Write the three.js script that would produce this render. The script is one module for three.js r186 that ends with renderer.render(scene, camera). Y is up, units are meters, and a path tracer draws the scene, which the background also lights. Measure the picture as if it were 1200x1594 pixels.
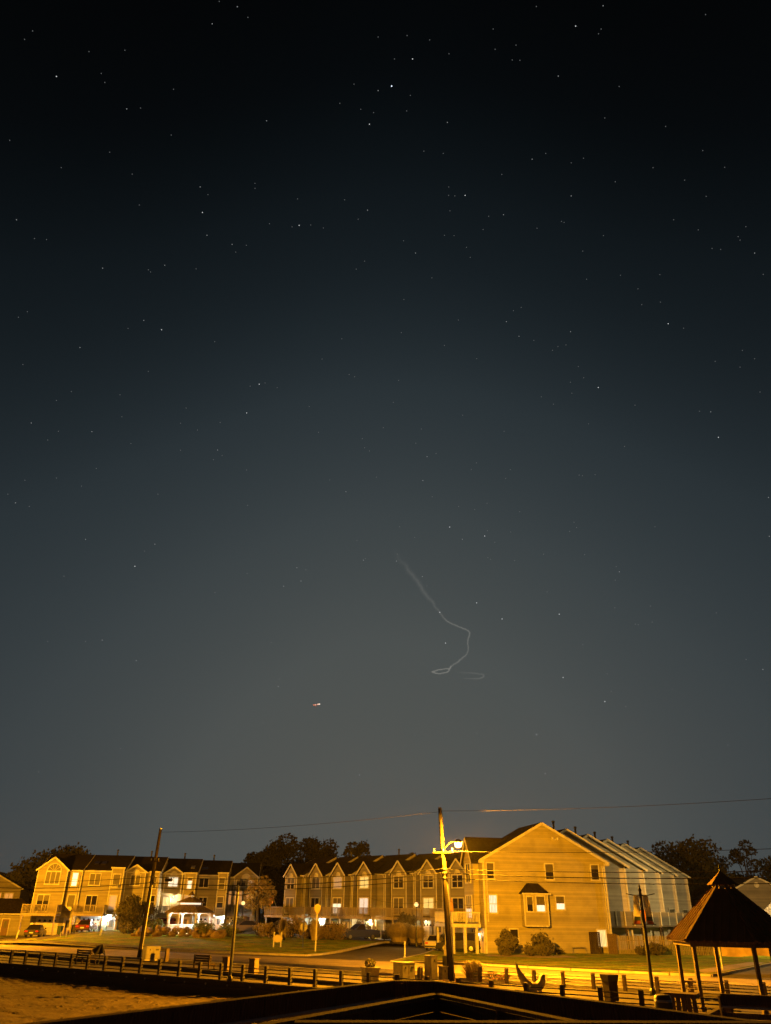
import * as THREE from 'three';

// ---------------------------------------------------------------- camera, sky, exposure
const scene = new THREE.Scene();
const camera = new THREE.PerspectiveCamera(67.713, 771 / 1024, 0.1, 6000);
camera.position.set(0, 3.6, 0);
camera.rotation.order = 'YXZ';
camera.rotation.set(THREE.MathUtils.degToRad(27.673), 0, THREE.MathUtils.degToRad(0.8));
const renderer = new THREE.WebGLRenderer({ antialias: true });
renderer.toneMapping = THREE.LinearToneMapping;
renderer.toneMappingExposure = 1;
renderer.shadowMap.enabled = true;

// night sky: town glow over the houses, dying out upwards; lens vignetting painted in sideways
const smooth = (a, b, x) => { const t = Math.min(1, Math.max(0, (x - a) / (b - a))); return t * t * (3 - 2 * t); };
{
  const W = 1024, H = 512, data = new Float32Array(W * H * 4);
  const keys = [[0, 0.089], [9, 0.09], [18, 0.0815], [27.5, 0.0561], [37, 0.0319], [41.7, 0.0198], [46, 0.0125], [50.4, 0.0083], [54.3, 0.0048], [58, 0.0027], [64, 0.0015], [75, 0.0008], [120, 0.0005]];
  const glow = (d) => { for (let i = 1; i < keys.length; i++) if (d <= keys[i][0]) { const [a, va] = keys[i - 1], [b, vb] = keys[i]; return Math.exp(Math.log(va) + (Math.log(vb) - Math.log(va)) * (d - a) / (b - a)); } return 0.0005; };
  for (let r = 0; r < H; r++) for (let c = 0; c < W; c++) {
    const alt = ((r + 0.5) / H - 0.5) * 180, ang = ((c + 0.5) / W - 0.5) * 2 * Math.PI;
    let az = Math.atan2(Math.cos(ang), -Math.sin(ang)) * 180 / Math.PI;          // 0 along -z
    const azs = 40 * Math.tanh(Math.abs(az - 1) * 1.15 / 40), al = Math.max(0, alt);  // sideways term darkens the sky away from the middle, as vignetting does
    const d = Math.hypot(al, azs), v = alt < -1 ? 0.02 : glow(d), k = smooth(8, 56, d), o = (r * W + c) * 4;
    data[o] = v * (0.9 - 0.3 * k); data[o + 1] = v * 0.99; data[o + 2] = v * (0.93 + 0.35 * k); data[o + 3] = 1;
  }
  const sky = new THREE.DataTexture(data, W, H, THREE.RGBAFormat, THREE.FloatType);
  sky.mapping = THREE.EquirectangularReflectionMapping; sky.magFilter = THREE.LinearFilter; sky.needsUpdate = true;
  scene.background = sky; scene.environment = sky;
}

// the sun is well below the horizon: the land hides it from everything but the vapour trail high up
const sun = new THREE.DirectionalLight(new THREE.Color().setRGB(1, 0.95, 0.84), 1.9);
sun.position.set(-500, -130, 850); sun.target.position.set(0, 0, 0); sun.castShadow = true; scene.add(sun, sun.target);
Object.assign(sun.shadow.camera, { left: -3000, right: 3000, top: 3000, bottom: -3000, far: 6000 });

// ---------------------------------------------------------------- helpers
let seed = 7;
const rnd = () => { seed = (seed + 0x6d2b79f5) | 0; let t = Math.imul(seed ^ (seed >>> 15), 1 | seed); t = (t + Math.imul(t ^ (t >>> 7), 61 | t)) ^ t; return ((t ^ (t >>> 14)) >>> 0) / 4294967296; };
const rr = (a, b) => a + (b - a) * rnd();
const lerp = (a, b, t) => a + (b - a) * t;
const V = (x, y, z) => new THREE.Vector3(x, y, z);
const taken = new Map();
const numbered = (n) => { const k = taken.get(n) || 0; taken.set(n, k + 1); return k ? n + '_' + String(k).padStart(3, '0') : n; };

class B {                                                  // collects triangles; uv in metres from the face's own plane
  constructor() { this.p = []; this.u = []; this.nn = null; }
  tri(a, b, c) {
    const e1 = b.clone().sub(a), e2 = c.clone().sub(a), n = e1.cross(e2), ax = Math.abs(n.x), ay = Math.abs(n.y), az = Math.abs(n.z);
    for (const q of [a, b, c]) { this.p.push(q.x, q.y, q.z); if (ax > ay && ax > az) this.u.push(q.z, q.y); else if (ay > az) this.u.push(q.x, q.z); else this.u.push(q.x, q.y); }
    return this;
  }
  quad(a, b, c, d) { return this.tri(a, b, c).tri(a, c, d); }
  hexa(v) { // 8 corners: bottom 0-3, top 4-7, counter-clockwise from above
    const q = (a, b, c, d) => this.quad(v[a], v[b], v[c], v[d]);
    q(3, 2, 1, 0); q(4, 5, 6, 7); q(0, 1, 5, 4); q(1, 2, 6, 5); q(2, 3, 7, 6); q(3, 0, 4, 7); return this;
  }
  box(x0, x1, y0, y1, z0, z1) { return this.hexa([V(x0, y0, z1), V(x1, y0, z1), V(x1, y0, z0), V(x0, y0, z0), V(x0, y1, z1), V(x1, y1, z1), V(x1, y1, z0), V(x0, y1, z0)]); }
  bar(a, b, w, h, up = V(0, 1, 0)) { // box from a to b, w across, h along up
    const d = b.clone().sub(a).normalize(), s = d.clone().cross(up); if (s.lengthSq() < 1e-6) s.set(1, 0, 0); s.normalize();
    const t = s.clone().cross(d).normalize(), P = (q, i, j) => q.clone().addScaledVector(s, i * w / 2).addScaledVector(t, j * h / 2);
    return this.hexa([P(a, -1, -1), P(a, 1, -1), P(b, 1, -1), P(b, -1, -1), P(a, -1, 1), P(a, 1, 1), P(b, 1, 1), P(b, -1, 1)]);
  }
  tube(pts, rad, seg = 8, cap = true) {
    const R = (i) => (Array.isArray(rad) ? rad[i] : rad), rings = [];
    let ref = V(0, 1, 0);
    for (let i = 0; i < pts.length; i++) {
      const d = pts[Math.min(i + 1, pts.length - 1)].clone().sub(pts[Math.max(i - 1, 0)]).normalize();
      if (Math.abs(d.dot(ref)) > 0.95) ref = Math.abs(d.x) < 0.8 ? V(1, 0, 0) : V(0, 0, 1);
      const s = d.clone().cross(ref).normalize(), t = s.clone().cross(d), ring = [];
      for (let k = 0; k < seg; k++) { const a = k / seg * 2 * Math.PI; ring.push(pts[i].clone().addScaledVector(s, Math.cos(a) * R(i)).addScaledVector(t, Math.sin(a) * R(i))); }
      rings.push(ring);
    }
    for (let i = 1; i < rings.length; i++) for (let k = 0; k < seg; k++) { const m = (k + 1) % seg; this.quad(rings[i - 1][k], rings[i - 1][m], rings[i][m], rings[i][k]); }
    if (cap) for (const [g, c, f] of [[rings[0], pts[0], 1], [rings[rings.length - 1], pts[pts.length - 1], 0]]) for (let k = 0; k < seg; k++) { const m = (k + 1) % seg; f ? this.tri(c, g[m], g[k]) : this.tri(c, g[k], g[m]); }
    return this;
  }
  lathe(prof, seg = 16, c = V(0, 0, 0)) { // prof [[r, y], ...] upwards
    const P = (r, y, k) => V(c.x + r * Math.cos(k / seg * 2 * Math.PI), c.y + y, c.z - r * Math.sin(k / seg * 2 * Math.PI));
    for (let i = 1; i < prof.length; i++) for (let k = 0; k < seg; k++) {
      const [r0, y0] = prof[i - 1], [r1, y1] = prof[i];
      if (r0 > 1e-5) this.tri(P(r0, y0, k), P(r0, y0, k + 1), P(r1, y1, k + 1));
      if (r1 > 1e-5) this.tri(P(r0, y0, k), P(r1, y1, k + 1), P(r1, y1, k));
    }
    return this;
  }
  prism(poly, at, n0, n1) { // poly [[a,b]] outline; at(a, b, n) -> Vector3, extruded from n0 to n1
    const f = THREE.ShapeUtils.triangulateShape(poly.map(([a, b]) => new THREE.Vector2(a, b)), []);
    for (const [i, j, k] of f) { this.tri(at(...poly[i], n1), at(...poly[j], n1), at(...poly[k], n1)); this.tri(at(...poly[i], n0), at(...poly[k], n0), at(...poly[j], n0)); }
    for (let i = 0; i < poly.length; i++) { const a = poly[i], b = poly[(i + 1) % poly.length]; this.quad(at(...a, n0), at(...b, n0), at(...b, n1), at(...a, n1)); }
    return this;
  }
  geo(soft) {
    const g = new THREE.BufferGeometry();
    g.setAttribute('position', new THREE.Float32BufferAttribute(this.p, 3)); g.setAttribute('uv', new THREE.Float32BufferAttribute(this.u, 2));
    if (soft) { // smooth normals by shared position
      g.computeVertexNormals();
      const n = g.attributes.normal, m = new Map(), key = (i) => this.p[i * 3].toFixed(3) + ',' + this.p[i * 3 + 1].toFixed(3) + ',' + this.p[i * 3 + 2].toFixed(3);
      for (let i = 0; i < n.count; i++) { const k = key(i), q = m.get(k) || [0, 0, 0]; q[0] += n.getX(i); q[1] += n.getY(i); q[2] += n.getZ(i); m.set(k, q); }
      for (let i = 0; i < n.count; i++) { const q = m.get(key(i)), l = Math.hypot(...q) || 1; n.setXYZ(i, q[0] / l, q[1] / l, q[2] / l); }
    } else g.computeVertexNormals();
    return g;
  }
}
function mesh(name, b, mat, parent, soft) {
  const m = new THREE.Mesh(b instanceof B ? b.geo(soft) : b, mat);
  m.castShadow = m.receiveShadow = true;
  if (parent) { m.name = name; parent.add(m); } else { m.name = numbered(name); scene.add(m); }
  return m;
}
function tag(o, label, category, group, kind) { if (label) o.userData.label = label; if (category) o.userData.category = category; if (group) o.userData.group = group; if (kind) o.userData.kind = kind; return o; }
function thing(name, label, category, [x, y, z] = [0, 0, 0], turn = 0, group) {
  const o = new THREE.Group(); o.name = numbered(name); scene.add(o); o.position.set(x, y, z); o.rotation.y = turn; return tag(o, label, category, group);
}
const struct = (name, b, mat, label, soft) => tag(mesh(name, b, mat, null, soft), label, name.replace(/_/g, ' ').split(' ').slice(-2).join(' '), null, 'structure');

// ---------------------------------------------------------------- textures and materials
const hash = (x, y, s) => { let h = Math.imul(x, 374761393) ^ Math.imul(y, 668265263) ^ Math.imul(s, 2147483647 ^ 0x5bd1); h = Math.imul(h ^ (h >>> 13), 1274126177); return ((h ^ (h >>> 16)) >>> 0) / 4294967296; };
function tnoise(x, y, per, s) { // tileable value noise, period per
  const ix = Math.floor(x), iy = Math.floor(y), fx = x - ix, fy = y - iy, u = fx * fx * (3 - 2 * fx), v = fy * fy * (3 - 2 * fy), m = (q) => ((q % per) + per) % per;
  return lerp(lerp(hash(m(ix), m(iy), s), hash(m(ix + 1), m(iy), s), u), lerp(hash(m(ix), m(iy + 1), s), hash(m(ix + 1), m(iy + 1), s), u), v);
}
const fbm = (u, v, f, oct, s) => { let a = 0, w = 0.5, t = 0; for (let i = 0; i < oct; i++) { a += w * tnoise(u * f, v * f, f, s + i); t += w; f *= 2; w *= 0.55; } return a / t; };
function texture(size, fn, srgb) { // fn(u, v) -> grey 0..1 or [r, g, b]
  const d = new Uint8Array(size * size * 4);
  for (let y = 0; y < size; y++) for (let x = 0; x < size; x++) { const q = fn((x + 0.5) / size, (y + 0.5) / size), c = Array.isArray(q) ? q : [q, q, q], o = (y * size + x) * 4; for (let k = 0; k < 3; k++) d[o + k] = Math.max(0, Math.min(255, Math.round(c[k] * 255))); d[o + 3] = 255; }
  const t = new THREE.DataTexture(d, size, size); t.wrapS = t.wrapT = THREE.RepeatWrapping; t.magFilter = THREE.LinearFilter; t.minFilter = THREE.LinearMipmapLinearFilter; t.generateMipmaps = true; if (srgb) t.colorSpace = THREE.SRGBColorSpace; t.needsUpdate = true; return t;
}
const rep = (t, m, my) => { const c = t.clone(); c.repeat.set(1 / m, 1 / (my || m)); c.needsUpdate = true; return c; };
const T = {
  blotch: texture(256, (u, v) => 0.72 + 0.28 * fbm(u, v, 6, 5, 3), true),
  rough: texture(256, (u, v) => fbm(u, v, 24, 4, 9)),
  grass: texture(512, (u, v) => { const a = fbm(u, v, 8, 4, 21), b = fbm(u, v, 90, 2, 33), d = smooth(0.5, 0.75, fbm(u, v, 5, 4, 40)); const k = 0.45 + 0.4 * a + 0.35 * (b - 0.5); return [k * (0.80 + 0.3 * d), k * (0.86 + 0.02 * d), k * (0.5 + 0.08 * d)]; }, true),
  grassBump: texture(512, (u, v) => 0.6 * fbm(u, v, 110, 2, 50) + 0.4 * fbm(u, v, 24, 3, 51)),
  sand: texture(1024, (u, v) => 0.66 + 0.22 * fbm(u, v, 8, 6, 61) + 0.12 * fbm(u, v, 120, 2, 62), true),
  sandBump: (() => { // trampled: footprints and ripples
    const pr = []; for (let i = 0; i < 260; i++) pr.push([rnd(), rnd(), rnd() * 6.28, 0.006 + 0.008 * rnd(), 0.4 + 0.6 * rnd()]);
    const N = 1024, grid = new Float32Array(N * N);
    for (const [x, y, a, r, dp] of pr) { const R = Math.ceil(r * 2.6 * N), cx = x * N, cy = y * N; for (let j = -R; j <= R; j++) for (let i = -R; i <= R; i++) { const p = (i * Math.cos(a) + j * Math.sin(a)) / N / r, q = (-i * Math.sin(a) + j * Math.cos(a)) / N / (r * 0.55), e = p * p + q * q; const k = ((Math.floor(cy + j) % N + N) % N) * N + ((Math.floor(cx + i) % N + N) % N); grid[k] += -dp * Math.exp(-e * 1.5) + 0.35 * dp * Math.exp(-((Math.sqrt(e) - 1.5) ** 2) * 6); } }
    return texture(N, (u, v) => 0.55 + 0.3 * (fbm(u, v, 14, 5, 71) - 0.5) + 0.16 * (fbm(u, v, 60, 3, 72) - 0.5) + 0.3 * grid[Math.floor(v * N) * N + Math.floor(u * N)]);
  })(),
  asphalt: texture(512, (u, v) => { const c = Math.abs(fbm(u, v, 4, 5, 84) - 0.5); return 0.62 + 0.24 * fbm(u, v, 5, 5, 81) + 0.14 * fbm(u, v, 140, 2, 82) - 0.18 * smooth(0.012, 0.0, c); }, true),
  wood: texture(512, (u, v) => { const g = fbm(u, v * 0.999, 3, 2, 91), l = 0.5 + 0.5 * Math.sin((u * 16 + g * 2.5) * 6.283); return 0.6 + 0.18 * l * fbm(u, v, 12, 3, 92) + 0.22 * tnoise(u * 64, v * 4, 64, 93); }, true),
  siding: texture(128, (u, v) => { const f = v * 8 % 1; return f < 0.1 ? f / 0.1 * 0.3 : 1 - 0.65 * f; }),
  sidingTint: texture(256, (u, v) => 0.74 + 0.1 * hash(0, Math.floor(v * 16), 5) + 0.2 * fbm(u, v, 4, 5, 17) - 0.04 * (v * 16 % 1 < 0.16 ? 1 : 0), true),
  shingle: texture(256, (u, v) => { const r = Math.floor(v * 16), k = Math.floor((u + (r % 2) / 32) * 16) % 16; return 0.55 + 0.35 * hash(k, r, 3) + 0.1 * fbm(u, v, 40, 2, 5); }, true),
  bark: texture(256, (u, v) => 0.4 + 0.6 * Math.abs(tnoise(u * 24, v * 5, 24, 7) - 0.3), true),
  curtain: texture(128, (u, v) => { const f = 0.72 + 0.2 * Math.sin(u * 6.283 * 7 + 2 * tnoise(u * 4, v * 2, 4, 4)) + 0.14 * fbm(u, v, 4, 3, 5); return [f, f * (0.95 + 0.05 * f), f * 0.95]; }, true),
};
const M = {};
const std = (rgb, rough = 0.85, extra = {}) => { const m = new THREE.MeshPhysicalMaterial({ roughness: rough, metalness: 0, ...extra }); m.color.setRGB(...rgb); return m; };
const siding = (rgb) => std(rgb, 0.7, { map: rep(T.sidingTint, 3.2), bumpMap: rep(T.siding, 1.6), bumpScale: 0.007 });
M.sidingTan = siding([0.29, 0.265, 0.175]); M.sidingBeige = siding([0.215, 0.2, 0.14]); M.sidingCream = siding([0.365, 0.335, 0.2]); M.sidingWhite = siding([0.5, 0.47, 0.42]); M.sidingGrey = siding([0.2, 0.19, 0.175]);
M.trim = std([0.66, 0.65, 0.58], 0.6, { map: rep(T.blotch, 1.5) });
M.roof = std([0.024, 0.018, 0.015], 0.95, { specularIntensity: 0.25, map: rep(T.shingle, 3.2), bumpMap: rep(T.shingle, 3.2), bumpScale: 0.02 });
M.deck = std([0.26, 0.21, 0.16], 0.8, { map: rep(T.wood, 1.2) });
M.deckPaint = std([0.36, 0.31, 0.24], 0.7, { map: rep(T.blotch, 1) });
M.glass = new THREE.MeshPhysicalMaterial({ roughness: 0.08, metalness: 0 }); M.glass.color.setRGB(0.018, 0.016, 0.015);
M.glassCurtain = std([0.13, 0.12, 0.1], 0.6, { map: rep(T.curtain, 1) });
const lit = (rgb, k, mapped) => { const m = std([0.3, 0.28, 0.24], 0.6); m.emissive.setRGB(...rgb.map((c) => c * k)); if (mapped) m.emissiveMap = rep(T.curtain, 1.1); return m; };
M.litWhite = lit([1, 0.9, 0.68], 1.7, true); M.litWarm = lit([1, 0.72, 0.3], 1.3, true); M.litYellow = lit([1, 0.72, 0.22], 1.15, true); M.litDim = lit([0.7, 0.52, 0.36], 0.4, true); M.litCool = lit([1, 0.95, 0.85], 1.0, true); M.litOrange = lit([1, 0.4, 0.1], 0.8, true);
M.door = std([0.5, 0.42, 0.32], 0.55); M.garage = std([0.64, 0.6, 0.52], 0.6, { map: rep(T.blotch, 2) }); M.darkDoor = std([0.12, 0.06, 0.04], 0.5);
M.dark = std([0.02, 0.018, 0.016], 0.6); M.metal = std([0.25, 0.25, 0.25], 0.4, { metalness: 0.9 }); M.darkMetal = std([0.03, 0.03, 0.03], 0.45, { metalness: 0.6 }); M.galv = std([0.42, 0.42, 0.4], 0.45, { metalness: 0.8, map: rep(T.blotch, 0.8) });
M.wire = std([0.012, 0.011, 0.01], 0.9, { specularIntensity: 0.2 }); M.wirePale = std([0.03, 0.028, 0.026], 0.9, { specularIntensity: 0.2 });
M.pole = std([0.085, 0.066, 0.043], 0.95, { specularIntensity: 0.2, map: rep(T.bark, 0.5, 2), bumpMap: rep(T.bark, 0.5, 2), bumpScale: 0.01 });
M.timber = std([0.09, 0.065, 0.045], 0.85, { specularIntensity: 0.25, map: rep(T.wood, 0.8), bumpMap: rep(T.wood, 0.8), bumpScale: 0.006 });
M.timberPale = std([0.24, 0.18, 0.12], 0.8, { specularIntensity: 0.25, map: rep(T.wood, 0.8), bumpMap: rep(T.wood, 0.8), bumpScale: 0.006 });
M.rampPale = std([0.26, 0.19, 0.12], 1, { specularIntensity: 0.03, map: rep(T.wood, 0.8), bumpMap: rep(T.wood, 0.8), bumpScale: 0.004 }); M.rampTimber = std([0.22, 0.15, 0.1], 1, { specularIntensity: 0.03, map: rep(T.wood, 0.8), bumpMap: rep(T.wood, 0.8), bumpScale: 0.006 }); M.rampPipe = std([0.5, 0.47, 0.45], 0.5, { map: rep(T.blotch, 0.6) }); M.garageRed = std([0.4, 0.06, 0.03], 0.6, { map: rep(T.blotch, 2) });
M.fencePost = std([0.035, 0.025, 0.018], 0.85, { map: rep(T.wood, 0.8) });
M.bulkhead = std([0.05, 0.04, 0.03], 0.9, { map: rep(T.wood, 1.5), bumpMap: rep(T.wood, 1.5), bumpScale: 0.01 });
M.asphalt = std([0.18, 0.16, 0.132], 0.9, { specularIntensity: 0.25, map: rep(T.asphalt, 9), bumpMap: rep(T.rough, 1.3), bumpScale: 0.008 });
M.concrete = std([0.58, 0.48, 0.36], 0.85, { specularIntensity: 0.25, map: rep(T.asphalt, 6), bumpMap: rep(T.rough, 1.1), bumpScale: 0.006 });
M.boardwalk = std([0.13, 0.112, 0.09], 0.85, { specularIntensity: 0.25, map: rep(T.asphalt, 7), bumpMap: rep(T.rough, 0.9), bumpScale: 0.006 });
M.kerb = std([0.46, 0.42, 0.35], 0.85, { map: rep(T.blotch, 2) });
M.grass = new THREE.MeshPhysicalMaterial({ roughness: 1, specularIntensity: 0.1, map: rep(T.grass, 7), bumpMap: rep(T.grassBump, 4), bumpScale: 0.06 }); M.grass.color.setRGB(0.74, 0.82, 0.14);
M.verge = std([0.36, 0.3, 0.2], 0.95, { specularIntensity: 0.25, map: rep(T.grass, 5), bumpMap: rep(T.grassBump, 4), bumpScale: 0.04 });
M.sand = std([0.15, 0.115, 0.07], 0.95, { specularIntensity: 0.25, map: rep(T.sand, 12), bumpMap: rep(T.sandBump, 14), bumpScale: 0.2 });
M.mulch = std([0.42, 0.34, 0.22], 0.95, { map: rep(T.sand, 3) });
M.stone = std([0.26, 0.19, 0.13], 0.9, { map: rep(T.blotch, 0.9), bumpMap: rep(T.rough, 0.8), bumpScale: 0.05 });
M.bark = std([0.12, 0.09, 0.065], 0.95, { map: rep(T.bark, 0.4, 1.2), bumpMap: rep(T.bark, 0.4, 1.2), bumpScale: 0.02 });
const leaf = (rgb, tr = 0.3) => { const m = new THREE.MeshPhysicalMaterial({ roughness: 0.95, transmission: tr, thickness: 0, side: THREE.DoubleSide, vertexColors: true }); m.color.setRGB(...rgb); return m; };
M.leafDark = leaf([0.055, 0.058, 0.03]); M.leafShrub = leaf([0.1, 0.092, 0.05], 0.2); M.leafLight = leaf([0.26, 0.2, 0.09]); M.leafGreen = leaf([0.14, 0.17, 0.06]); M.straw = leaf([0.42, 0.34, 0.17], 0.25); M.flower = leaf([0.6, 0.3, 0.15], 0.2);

// ---------------------------------------------------------------- the lie of the land
// fence frame: s along the sea fence (left to right), t away from the beach
const FA = [-0.2, -45.4], FE = [0.8215, 0.5702], FP = [0.5702, -0.8215], TURN = Math.atan2(-FE[1], FE[0]);
const st = (s, t, y = 0) => V(FA[0] + FE[0] * s + FP[0] * t, y, FA[1] + FE[1] * s + FP[1] * t);
const land = (x, z) => 0.88 * smooth(82, 112, -z) * smooth(-46, -35, x) * (1 - 0.62 * smooth(-12, 4, x)) + 0.05 * Math.sin(x * 0.21 + 1) * Math.sin(z * 0.17) * smooth(75, 95, -z);
const poly = (pts) => (x) => { if (x <= pts[0][0]) return pts[0][1]; for (let i = 1; i < pts.length; i++) if (x <= pts[i][0]) return lerp(pts[i - 1][1], pts[i][1], (x - pts[i - 1][0]) / (pts[i][0] - pts[i - 1][0])); return pts[pts.length - 1][1]; };
function lawn(name, label, x0, x1, front, back, lift, mat) {
  const b = new B(), xs = [], ks = [0, 0.004, 0.01, 0.02, 0.035, 0.05, 0.065, 0.08, 0.1, 0.12, 0.15, 0.18, 0.22, 0.27, 0.33, 0.4, 0.5, 0.65, 0.8, 1];
  for (let x = x0; x < x1;) { xs.push(x); x += x > -60 && x < 50 ? 0.8 : 8; } xs.push(x1);
  const P = (x, k) => { const z = lerp(front(x), back(x), k); return V(x, land(x, z) + lift, z); };
  for (let i = 1; i < xs.length; i++) {
    for (let k = 1; k < ks.length; k++) b.quad(P(xs[i - 1], ks[k - 1]), P(xs[i], ks[k - 1]), P(xs[i], ks[k]), P(xs[i - 1], ks[k]));
  }
  return struct(name, b, mat, label);
}
{ // flat road surface from the sea wall to the horizon
  const b = new B(), S = [-900, -120, -60, -30, 0, 30, 60, 120, 900], Tt = [0.02, 10.3, 22, 50, 120, 400, 1400];
  for (let i = 1; i < S.length; i++) for (let k = 1; k < Tt.length; k++) b.quad(st(S[i - 1], Tt[k - 1], 0), st(S[i], Tt[k - 1], 0), st(S[i], Tt[k], 0), st(S[i - 1], Tt[k], 0));
  struct('road', b, M.asphalt, 'worn asphalt road running between the sea fence and the lawns');
  const w = new B(); for (let i = 1; i < S.length; i++) w.quad(st(S[i - 1], 0.02, 0.006), st(S[i], 0.02, 0.006), st(S[i], 10.2, 0.006), st(S[i - 1], 10.2, 0.006));
  struct('promenade', w, M.boardwalk, 'flat paved promenade behind the dark sea fence');
  const kb = new B(); for (let s = -120; s < 60; s += 4) { const a = st(s + 0.01, 10.35, 0.06), c = st(s + 3.98, 10.35, 0.06); kb.bar(a, c, 0.22, 0.13); }
  struct('promenade_kerb', kb, M.kerb, 'pale concrete kerb between promenade and road');
  const band = new B(), far = [[-200, -196], [-75, -113.6], [-41.2, -94.6], [-25, -86.6], [-17, -81], [-6, -76.2], [2, -72.4], [14, -63.4], [22, -59.9], [60, -34]], near = [[-200, -181], [-75, -100.5], [-34, -80.6], [-15.2, -72.1], [-5.5, -67.6], [5, -60.5], [14, -56], [22, -52.4], [60, -26]];
  for (let x = -200; x < 60; x += 2) { const f = poly(far), n = poly(near), Q = (a, q) => V(a, 0.006, q(a)); band.quad(Q(x, n), Q(x + 2, n), Q(x + 2, f), Q(x, f)); }
  struct('road_lane', band, M.concrete, 'pale concrete lane along the far side of the road');
}
const leftKerb = [[-300, -246], [-75, -115.2], [-41.2, -96.2], [-25, -88.2], [-17, -84.3], [-9, -80.4], [-6.6, -79.6], [-5.4, -82], [0.7, -105], [8, -112], [14, -116]];
lawn('lawn', 'wide mown lawn on the far side of the road with the white gazebo on it', -300, 14, poly(leftKerb), () => -420, 0.13, M.grass);
const rightFront = [[1, -70.6], [3, -71.2], [5.7, -71.0], [14, -64.6], [20, -61.2], [22.6, -60.6], [24, -62.2], [33, -75], [45, -93], [120, -180]], rightBack = [[1, -71.4], [2.6, -78], [4.5, -86], [8.2, -104], [8.6, -420], [300, -420]];
lawn('lawn', 'grass yard below the cream gable house on the right', 1, 120, poly(rightFront), poly(rightBack), 0.13, M.grass);
function kerbLine(pts, label) { const b = new B(); for (let i = 1; i < pts.length; i++) { const [x0, z0] = pts[i - 1], [x1, z1] = pts[i], n = Math.max(1, Math.round(Math.hypot(x1 - x0, z1 - z0) / 3)); for (let k = 0; k < n; k++) { const p = (q) => { const x = lerp(x0, x1, q), z = lerp(z0, z1, q); return V(x, land(x, z) + 0.055, z); }; b.bar(p(k / n), p((k + 0.985) / n), 0.2, 0.2); } } return struct('kerb', b, M.kerb, label); }
kerbLine(leftKerb.slice(1, 10).map(([x, z]) => [x, z + 0.1]), 'pale kerb edging the lawn and turning into the side street');
kerbLine(rightFront.slice(0, 9).map(([x, z]) => [x, z + 0.1]), 'pale kerb round the yard of the cream gable house');
kerbLine(rightBack.slice(0, 4), 'pale kerb on the right side of the side street');
function patch(name, pts, lift, mat, label) { // flat polygon laid over the land, cut into small cells
  const b = new B(), n = pts.length, xs = pts.map((p) => p[0]), c = [xs.reduce((a, q) => a + q, 0) / n, pts.reduce((a, p) => a + p[1], 0) / n], P = (x, z) => V(x, land(x, z) + lift, z);
  for (let i = 0; i < n; i++) { const a = pts[i], d = pts[(i + 1) % n]; for (let k = 0; k < 6; k++) { const q = (r, m) => P(lerp(c[0], lerp(a[0], d[0], m), r), lerp(c[1], lerp(a[1], d[1], m), r)); for (let m = 0; m < 4; m++) { const r0 = k / 6, r1 = (k + 1) / 6, m0 = m / 4, m1 = (m + 1) / 4; if (k) b.quad(q(r0, m0), q(r0, m1), q(r1, m1), q(r1, m0)); else b.tri(q(0, 0), q(r1, m1), q(r1, m0)); } } }
  for (let i = 0; i < b.p.length; i += 9) { const ax = b.p[i + 3] - b.p[i], az = b.p[i + 5] - b.p[i + 2], bx = b.p[i + 6] - b.p[i], bz = b.p[i + 8] - b.p[i + 2]; if (az * bx - ax * bz < 0) for (let k = 0; k < 3; k++) { const t = b.p[i + 3 + k]; b.p[i + 3 + k] = b.p[i + 6 + k]; b.p[i + 6 + k] = t; } }
  b.u = []; for (let i = 0; i < b.p.length; i += 3) b.u.push(b.p[i], b.p[i + 2]);
  return struct(name, b, mat, label);
}
patch('driveway', [[-50, -101.6], [-37, -95.2], [-36.5, -104], [-36, -118], [-47, -117.5], [-49, -110]], 0.137, M.asphalt, 'dark driveway in front of the left end townhouses');
patch('parking_lot', [[-22, -110.5], [-12, -107], [-2, -104], [1, -106], [8, -112], [9, -106.5], [-2, -114], [-14, -123], [-20, -128], [-26, -131], [-27, -124]], 0.139, M.asphalt, 'parking strip in front of the middle row of townhouses');
patch('verge', [[-41, -95.9], [-25, -87.9], [-17, -84], [-9.2, -80.3], [-9.5, -81.6], [-17, -85.6], [-25, -89.6], [-41, -97.8]], 0.138, M.verge, 'dry sandy verge along the lawn edge');
patch('verge', [[1.6, -71.2], [5.7, -71.4], [14, -65], [20, -61.6], [20, -63.2], [14, -67], [6.4, -72.8], [2.4, -74]], 0.138, M.verge, 'dry sandy verge along the yard of the cream house');
patch('mulch_bed', [[9.6, -81.4], [12, -80.2], [15, -79.8], [18.4, -81], [17.6, -83.6], [13.6, -84.4], [10.4, -83.6]], 0.141, M.mulch, 'pale mulch bed under the two round shrubs');
patch('footpath', [[22.6, -61.6], [24.2, -63], [33.4, -76.4], [32.4, -77.2], [23, -64.6]], 0.141, M.concrete, 'narrow concrete path beside the right hand road');
M.patch = std([0.09, 0.08, 0.068], 0.95, { specularIntensity: 0.2, map: rep(T.asphalt, 4) }); M.iron = std([0.06, 0.055, 0.05], 0.6, { metalness: 0.5 });
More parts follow.
